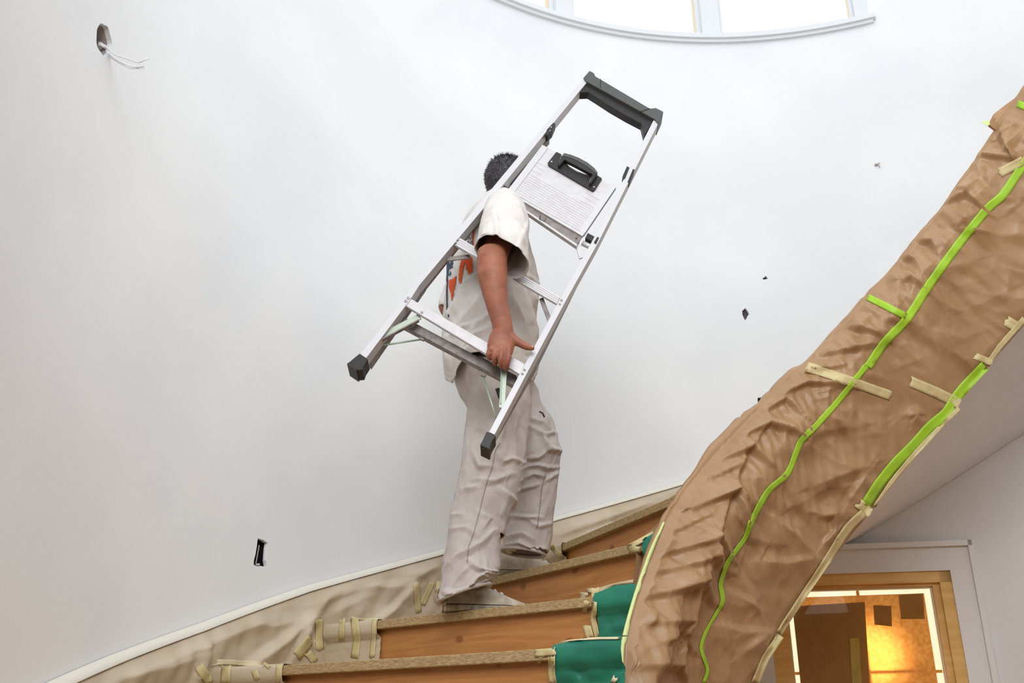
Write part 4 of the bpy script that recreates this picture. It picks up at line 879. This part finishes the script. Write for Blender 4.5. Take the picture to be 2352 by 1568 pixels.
TF = [(z3(l), h, w) for l, h, w in [
    ([(380, 470), (420, 550), (500, 555)], .012, 14), ([(540, 470), (570, 520), (620, 500), (700, 530)], .014, 12), ([(380, 640), (500, 650), (620, 600)], .013, 14), ([(300, 710), (420, 680)], .008, 12),
    ([(540, 700), (620, 760), (650, 800)], .010, 16), ([(400, 850), (480, 900), (440, 960)], .007, 12), ([(230, 880), (300, 870)], .006, 10), ([(220, 970), (330, 960), (400, 1020)], .008, 12),
    ([(170, 1260), (260, 1150), (330, 1120), (420, 1060), (500, 980)], .013, 14), ([(340, 1180), (420, 1250), (520, 1300)], .014, 13), ([(180, 1350), (260, 1390), (330, 1400), (390, 1320), (440, 1290), (500, 1330)], .016, 11), ([(400, 1300), (470, 1350)], .010, 9), ([(150, 1360), (190, 1400), (300, 1430), (480, 1365)], .012, 8),
    ([(250, 1320), (340, 1220)], .010, 11), ([(660, 200), (640, 330)], .006, 10), ([(590, 200), (540, 430)], .006, 12), ([(690, 330), (700, 480)], .007, 12),
    ([(750, 230), (830, 260), (890, 330)], .012, 9), ([(740, 280), (840, 340), (900, 330)], .010, 9), ([(820, 330), (870, 430), (950, 450)], .016, 11), ([(730, 500), (800, 490), (860, 440)], .013, 11), ([(700, 560), (800, 540), (860, 560), (930, 560)], .012, 10), ([(690, 640), (770, 600), (850, 620)], .012, 10), ([(670, 710), (800, 670)], .011, 9), ([(850, 650), (930, 590)], .009, 9),
    ([(620, 880), (720, 890), (820, 890)], .010, 10), ([(740, 910), (800, 950), (880, 930)], .011, 10), ([(600, 1020), (700, 1000), (770, 1040)], .012, 10), ([(560, 1090), (680, 1060), (760, 1100), (840, 1100)], .012, 9), ([(600, 1130), (720, 1140), (820, 1130)], .010, 8), ([(400, 280), (470, 330)], .006, 14)]]
wrinkle(tme, [(p, h * 1.35, w * .8) for p, h, w in TF], 0.0045, 15, 40)
wrinkle(tme, [], 0.0018, 38, 44)
Pt = co_of(tme); qt, _ = project(Pt); mk = (Pt[:, 1] < 3.52)
Pt[:, 2] += mk * .00060 * (qt[:, 0] - 1060) * np.clip((qt[:, 1] - 1300) / 60, 0, 1); set_co(tme, Pt)
bm = bmesh.new(); bm.from_mesh(tme); qz, _ = project(co_of(tme)); zl = on_y(1200, 1270, 3.66)[2]; zr = on_y(1067, 1366, 3.35)[2]
bmesh.ops.delete(bm, geom=[v for v in bm.verts if v.co.z < (zl if (v.co.y > 3.52 or qz[v.index, 0] > 1150) else zr + .00060 * (qz[v.index, 0] - 1060))], context='VERTS'); bm.to_mesh(tme); bm.free()
trousers = link('trousers', tme, 'trousers', person, True)
# cuffs: rolled hem rings
def ring_tube(spec, r, name, mat, parent):
    V, Fc, n, N = rings(spec, 30); P = [V[k] for k in range(n)] + [V[0]]
    P = [p + np.array([0, 0, .00060 * (project(p)[0][0] - 1060) if spec[0][3] < 3.5 else 0]) for p in P]; return mesh(name, *tube(P, r, 8, False), mat, parent, True)
ring_tube([(1067, 1364, 59, 3.35, .95), (1066, 1374, 59, 3.35, .95)], .008, 'cuff', 'trousers', trousers)
ring_tube([(1201, 1268, 50, 3.66, .95), (1200, 1276, 50, 3.66, .95)], .007, 'cuff', 'trousers', trousers)
bpy.context.view_layer.update(); BT = bvh_of(trousers)
s_ = trousers.modifiers.new('solid', 'SOLIDIFY'); s_.thickness = .003; s_.offset = -1
strip('seam', BT, z3([(545, 400), (515, 460), (490, 570), (450, 690), (410, 860), (370, 1000), (335, 1110), (330, 1190)]), 1.8, 'seam', trousers, off=.003, across=1, step=3)
strip('seam', BT, z3([(850, 600), (825, 690), (815, 800), (805, 890), (795, 960)]), 1.8, 'seam', trousers, off=.003, across=1, step=3)
strip('belt', BT, [(1076, 822), (1090, 817), (1112, 814), (1140, 812)], 11, 'belt', trousers, 'dark belt', off=.004)
strip('pocket', BT, [(1238, 945), (1246, 949), (1250, 958)], 3, 'belt', trousers, off=.002, across=1)
strip('pocket', BT, [(1142, 892), (1150, 915)], 9, 'belt', trousers, off=.002, across=1)
# ---- T-shirt
SH = [loft([(1148, 468, 30, 3.39, 1.25), (1150, 478, 42, 3.385, 2.0), (1146, 494, 56, 3.385, 2.1), (1139, 515, 68, 3.385, 1.95), (1134, 550, 80, 3.395, 1.70), (1128, 600, 100, 3.41, 1.32), (1131, 640, 106, 3.42, 1.25), (1130, 680, 106, 3.43, 1.22), (1124, 730, 105, 3.44, 1.2), (1123, 770, 105, 3.45, 1.2), (1126, 810, 107, 3.46, 1.22), (1128, 845, 107, 3.46, 1.22), (1128, 878, 102, 3.46, 1.22), (1128, 896, 100, 3.46, 1.2)], 40),
      chain([shL, (shL + elL) / 2 + np.array([.012, 0, 0]), elL + np.array([.022, 0, 0])], [.072, .068, .066])]
sme = fuse('tee_shirt', SH, 0.0045, 5)
z2 = lambda pts: [(780 + x / 3.016, 540 + y / 3.016) for x, y in pts]
SF = [(z2(l), h, w) for l, h, w in [
    ([(790, 570), (830, 430), (880, 330), (960, 270)], .012, 16), ([(830, 640), (900, 540), (990, 400)], .014, 16), ([(900, 700), (960, 620), (1040, 540)], .012, 14), ([(850, 800), (930, 700), (1040, 640)], .012, 14), ([(860, 820), (920, 770), (1000, 740)], .010, 12),
    ([(1180, 330), (1200, 480), (1260, 700), (1330, 850)], .014, 14), ([(1260, 360), (1300, 520), (1330, 680), (1350, 760)], .016, 12), ([(1340, 560), (1350, 700)], .010, 10), ([(1170, 200), (1260, 260), (1370, 330)], .010, 14), ([(1360, 330), (1330, 480)], .010, 12), ([(740, 700), (760, 820), (760, 960)], .012, 14), ([(1290, 860), (1340, 960)], .012, 10), ([(780, 480), (790, 620)], .010, 12), ([(760, 700), (860, 640), (960, 600)], .010, 10), ([(740, 620), (800, 520), (860, 400)], .010, 12), ([(1180, 420), (1230, 560), (1290, 760)], .012, 10), ([(1200, 240), (1300, 300)], .008, 8), ([(1290, 300), (1320, 420), (1370, 520)], .010, 10)]]
wrinkle(sme, [(p, h * 1.4, w * .85) for p, h, w in SF], 0.0050, 10, 60, (1, 1, .7))
wrinkle(sme, [], 0.0016, 34, 64)
# trim the hem where it is tucked up by the rung, and open the bottom
Pq, _ = project(co_of(sme)); hem = np.interp(Pq[:, 0], [1010, 1022, 1042, 1049, 1062, 1080, 1110, 1150, 1190, 1208, 1224, 1240], [850, 872, 883, 850, 828, 811, 806, 815, 842, 868, 876, 850])
Pc = co_of(sme); nearer = Pc[:, 1] < 3.52; hem = np.where(nearer, hem, 872)
bm = bmesh.new(); bm.from_mesh(sme); bm.verts.ensure_lookup_table()
dele = [v for v in bm.verts if Pq[v.index, 1] > hem[v.index] or (Pq[v.index, 1] > 701 + (Pc[v.index, 1] - 3.7) * 20 and Pc[v.index, 1] > 3.62 and Pq[v.index, 0] < 1019 and Pq[v.index, 1] < 760)]
bmesh.ops.delete(bm, geom=dele, context='VERTS'); bm.to_mesh(sme); bm.free()
shirt = link('tee_shirt', sme, 'shirt', person, True)
# near sleeve: open tube hanging from the shoulder
V, Fc, n, N = rings(smooth_path([(1146, 470, 22, 3.31, 1.2), (1156, 474, 38, 3.23, 1.1), (1160, 490, 50, 3.14, 1.0), (1160, 512, 55, 3.08, .95), (1158, 540, 58, 3.02, .95), (1156, 562, 59, 2.985, .98), (1154, 580, 60, 2.965, 1.0), (1153, 588, 60.5, 2.96, 1.0)], 6), 88)
V = np.array(V); q, _ = project(V)
tilt = np.clip(np.repeat(np.arange(N), n) / (N - 1), 0, 1) ** 2
V[:, 2] += -tilt * 0.030 * np.clip((q[:, 0] - 1150) / 55, -.9, 1)
q2 = np.stack([q[:, 0], q[:, 1], 0 * q[:, 0]], -1) / 100
V[:, 1] += -(.012 * np.exp(-((q[:, 0] - 1135 - (q[:, 1] - 470) * .1) / 6) ** 2) + .010 * np.exp(-((q[:, 0] - 1190 + (q[:, 1] - 560) * .5) / 6) ** 2)) * (q[:, 1] > 490)
V[:, 0] += .004 * noise(q2, 4, 71) * tilt; V[:, 1] += .008 * noise(q2, 3, 72)
slv = mesh('sleeve', V, Fc, 'shirt', shirt, True)
wrinkle(slv.data, [([(1118, 508), (1112, 540), (1104, 570)], .007, 9), ([(1135, 478), (1126, 510), (1122, 550)], .006, 8), ([(1150, 500), (1185, 525), (1210, 560)], .006, 10), ([(1165, 520), (1190, 560)], .007, 8), ([(1178, 505), (1205, 530)], .006, 8), ([(1130, 540), (1150, 565)], .005, 7), ([(1200, 570), (1180, 592)], .006, 7), ([(1140, 490), (1175, 482), (1205, 500)], .006, 8)], .0025, 16, 90)
V = co_of(slv.data)
s_ = slv.modifiers.new('solid', 'SOLIDIFY'); s_.thickness = .0025
s_ = shirt.modifiers.new('solid', 'SOLIDIFY'); s_.thickness = .0022; s_.offset = -1
# hem bead on the sleeve
mesh('sleeve_hem', *tube([V[(N - 1) * n + k] for k in range(n)] + [V[(N - 1) * n]], .0022, 6, False), 'shirt', slv, True)
mesh('collar', *tube([neck + .066 * (fd * math.cos(a) * 1.0 + rt * math.sin(a)) + up * (.012 - .03 * math.cos(a)) for a in np.linspace(0, 2 * math.pi, 30)], .009, 8, False), 'shirt', shirt, True)
# printed motif on the back
bpy.context.view_layer.update(); BS = bvh_of(shirt)
zA = lambda pts: [(980 + x / 3.92, 480 + y / 3.92) for x, y in pts]
def decal(name, poly, mat, off=.0025):
    """flat print laid on the shirt: polygon filled with small quads"""
    P = np.array(poly, float); x0, y0 = P.min(0); x1, y1 = P.max(0); st = 1.0; Vd, Fd, idx = [], [], {}
    def ins(x, y):
        c = False; j = len(P) - 1
        for i in range(len(P)):
            if (P[i, 1] > y) != (P[j, 1] > y) and x < (P[j, 0] - P[i, 0]) * (y - P[i, 1]) / (P[j, 1] - P[i, 1]) + P[i, 0]: c = not c
            j = i
        return c
    def gv(i, j):
        if (i, j) not in idx:
            h = cast(BS, x0 + i * st, y0 + j * st, off)
            if h is None or h[1] > 4.2: idx[(i, j)] = None
            else: idx[(i, j)] = len(Vd); Vd.append(h[0])
        return idx[(i, j)]
    for i in range(int((x1 - x0) / st) + 1):
        for j in range(int((y1 - y0) / st) + 1):
            if ins(x0 + (i + .5) * st, y0 + (j + .5) * st):
                f = [gv(i, j), gv(i + 1, j), gv(i + 1, j + 1), gv(i, j + 1)]
                if None not in f: Fd.append(f)
    if Fd: return mesh(name, Vd, Fd, mat, shirt, True, fix=False)
decal('orange_print', zA([(350, 440), (412, 430), (416, 520), (412, 570), (398, 575), (390, 600), (380, 560), (372, 590), (366, 540), (358, 560), (352, 500), (346, 470), (338, 520), (330, 560), (328, 610), (320, 600), (318, 660), (305, 680), (300, 650), (296, 690), (292, 600), (300, 520), (315, 460)]), 'orange')
decal('orange_print', zA([(204, 640), (240, 628), (270, 600), (266, 680), (256, 690), (260, 720), (244, 730), (250, 770), (238, 800), (232, 840), (226, 800), (222, 760), (214, 740), (204, 700)]), 'orange')
decal('orange_print', zA([(424, 160), (432, 180), (430, 260), (424, 330), (412, 330), (416, 260), (412, 200)]), 'orange')
strip('navy_print', BS, zA([(190, 460), (184, 540), (188, 640), (186, 760), (188, 880), (200, 970)]), 3.2, 'navy', shirt, off=.0025, across=1, step=5)
for a, b, w in [((200, 470), (196, 600), 2.5), ((222, 470), (212, 540), 2.5), ((240, 450), (226, 520), 2.5), ((196, 500), (244, 490), 3), ((196, 540), (240, 520), 3), ((205, 580), (212, 600), 3), ((216, 560), (222, 590), 2)]:
    strip("navy_print", BS, zA([a, b]), w, 'navy', shirt, off=.0025, across=1, step=3)
def lettering(txt, cx_, cy_, size, rot):
    cu = bpy.data.curves.new('t', 'FONT'); cu.body = txt; cu.size = 1; cu.resolution_u = 3; o = bpy.data.objects.new('t', cu); COL.objects.link(o)
    bpy.context.view_layer.update(); dg = bpy.context.evaluated_depsgraph_get(); me = bpy.data.meshes.new_from_object(o.evaluated_get(dg), depsgraph=dg); bpy.data.objects.remove(o)
    Vt = []; ok = True; P = co_of(me); c, s = math.cos(rot), math.sin(rot)
    for p in P:
        x, y = p[0] * size, -p[1] * size * 1.15; h = cast(BS, cx_ + x * c - y * s, cy_ + x * s + y * c, .003)
        if h is None: ok = False; break
        Vt.append(h[0])
    if ok: mesh('lettering', Vt, [tuple(p.vertices) for p in me.polygons], 'navy', shirt, False, fix=False)
for tx, x, y, sz_ in (('C', 1066, 552, 14), ('K', 1075, 551, 14), ('I', 1084, 550, 14), ('N', 1075, 564, 13), ('S', 1084, 563, 13), ('V', 1073, 539, 12), ('M', 1081, 538, 11), ('A', 1082, 526, 11)): lettering(tx, x, y, sz_, -.12)
# ---- shoes
def shoe(heel, yaw, label):
    d = np.array([math.cos(yaw), math.sin(yaw), 0]); s = np.array([-d[1], d[0], 0]); root = None
    up_s = [(-.008, .030, .062), (.0, .040, .085), (.03, .042, .100), (.07, .042, .100), (.11, .043, .096), (.15, .047, .080), (.19, .050, .064), (.23, .048, .046), (.26, .038, .038), (.278, .022, .030)]
    V, Fc, n = [], [], 16; sole_h = .022
    for x, w, h in up_s:
        for k in range(n):
            q = math.pi * k / (n - 1); V.append(heel + d * x + s * w * math.cos(q) * (1 - .12 * math.sin(q)) + up * (sole_h + (h - sole_h) * math.sin(q) ** .7))
    for i in range(len(up_s) - 1):
        for k in range(n - 1): Fc.append((i * n + k, i * n + k + 1, (i + 1) * n + k + 1, (i + 1) * n + k))
    Fc += [tuple(range(n)), tuple(range((len(up_s) - 1) * n, len(up_s) * n))]
    o = mesh('shoe', V, Fc, 'shoe', person, True); sm = o.modifiers.new('s', 'SUBSURF'); sm.levels = 1; sm.render_levels = 2
    outl = [(x, w + .0015) for x, w, h in up_s]; poly = [heel + d * x + s * w for x, w in outl] + [heel + d * x - s * w for x, w in outl[::-1]]
    so_ = mesh('sole', *prism([p + up * .001 for p in poly], up * .019), 'sole', o); b = so_.modifiers.new('b', 'BEVEL'); b.width = .004; b.segments = 2
    for i in range(4):
        x = .12 + .022 * i; hh = np.interp(x, [u[0] for u in up_s], [u[2] for u in up_s]) + .002
        mesh('lace', *tube([heel + d * x - s * .022 + up * (hh - .006), heel + d * x + up * (hh + .002), heel + d * (x + .008) + s * .022 + up * (hh - .006)], .003, 6), 'wire', o, True)
    return o
shoe(on_z(1026, 1403, NOSE[2][0][2]) + np.array([0, .02, .001]), math.radians(14), '')
shoe(on_z(1158, 1322, NOSE[3][0][2]) + np.array([-.02, .025, .001]), math.radians(16), '')
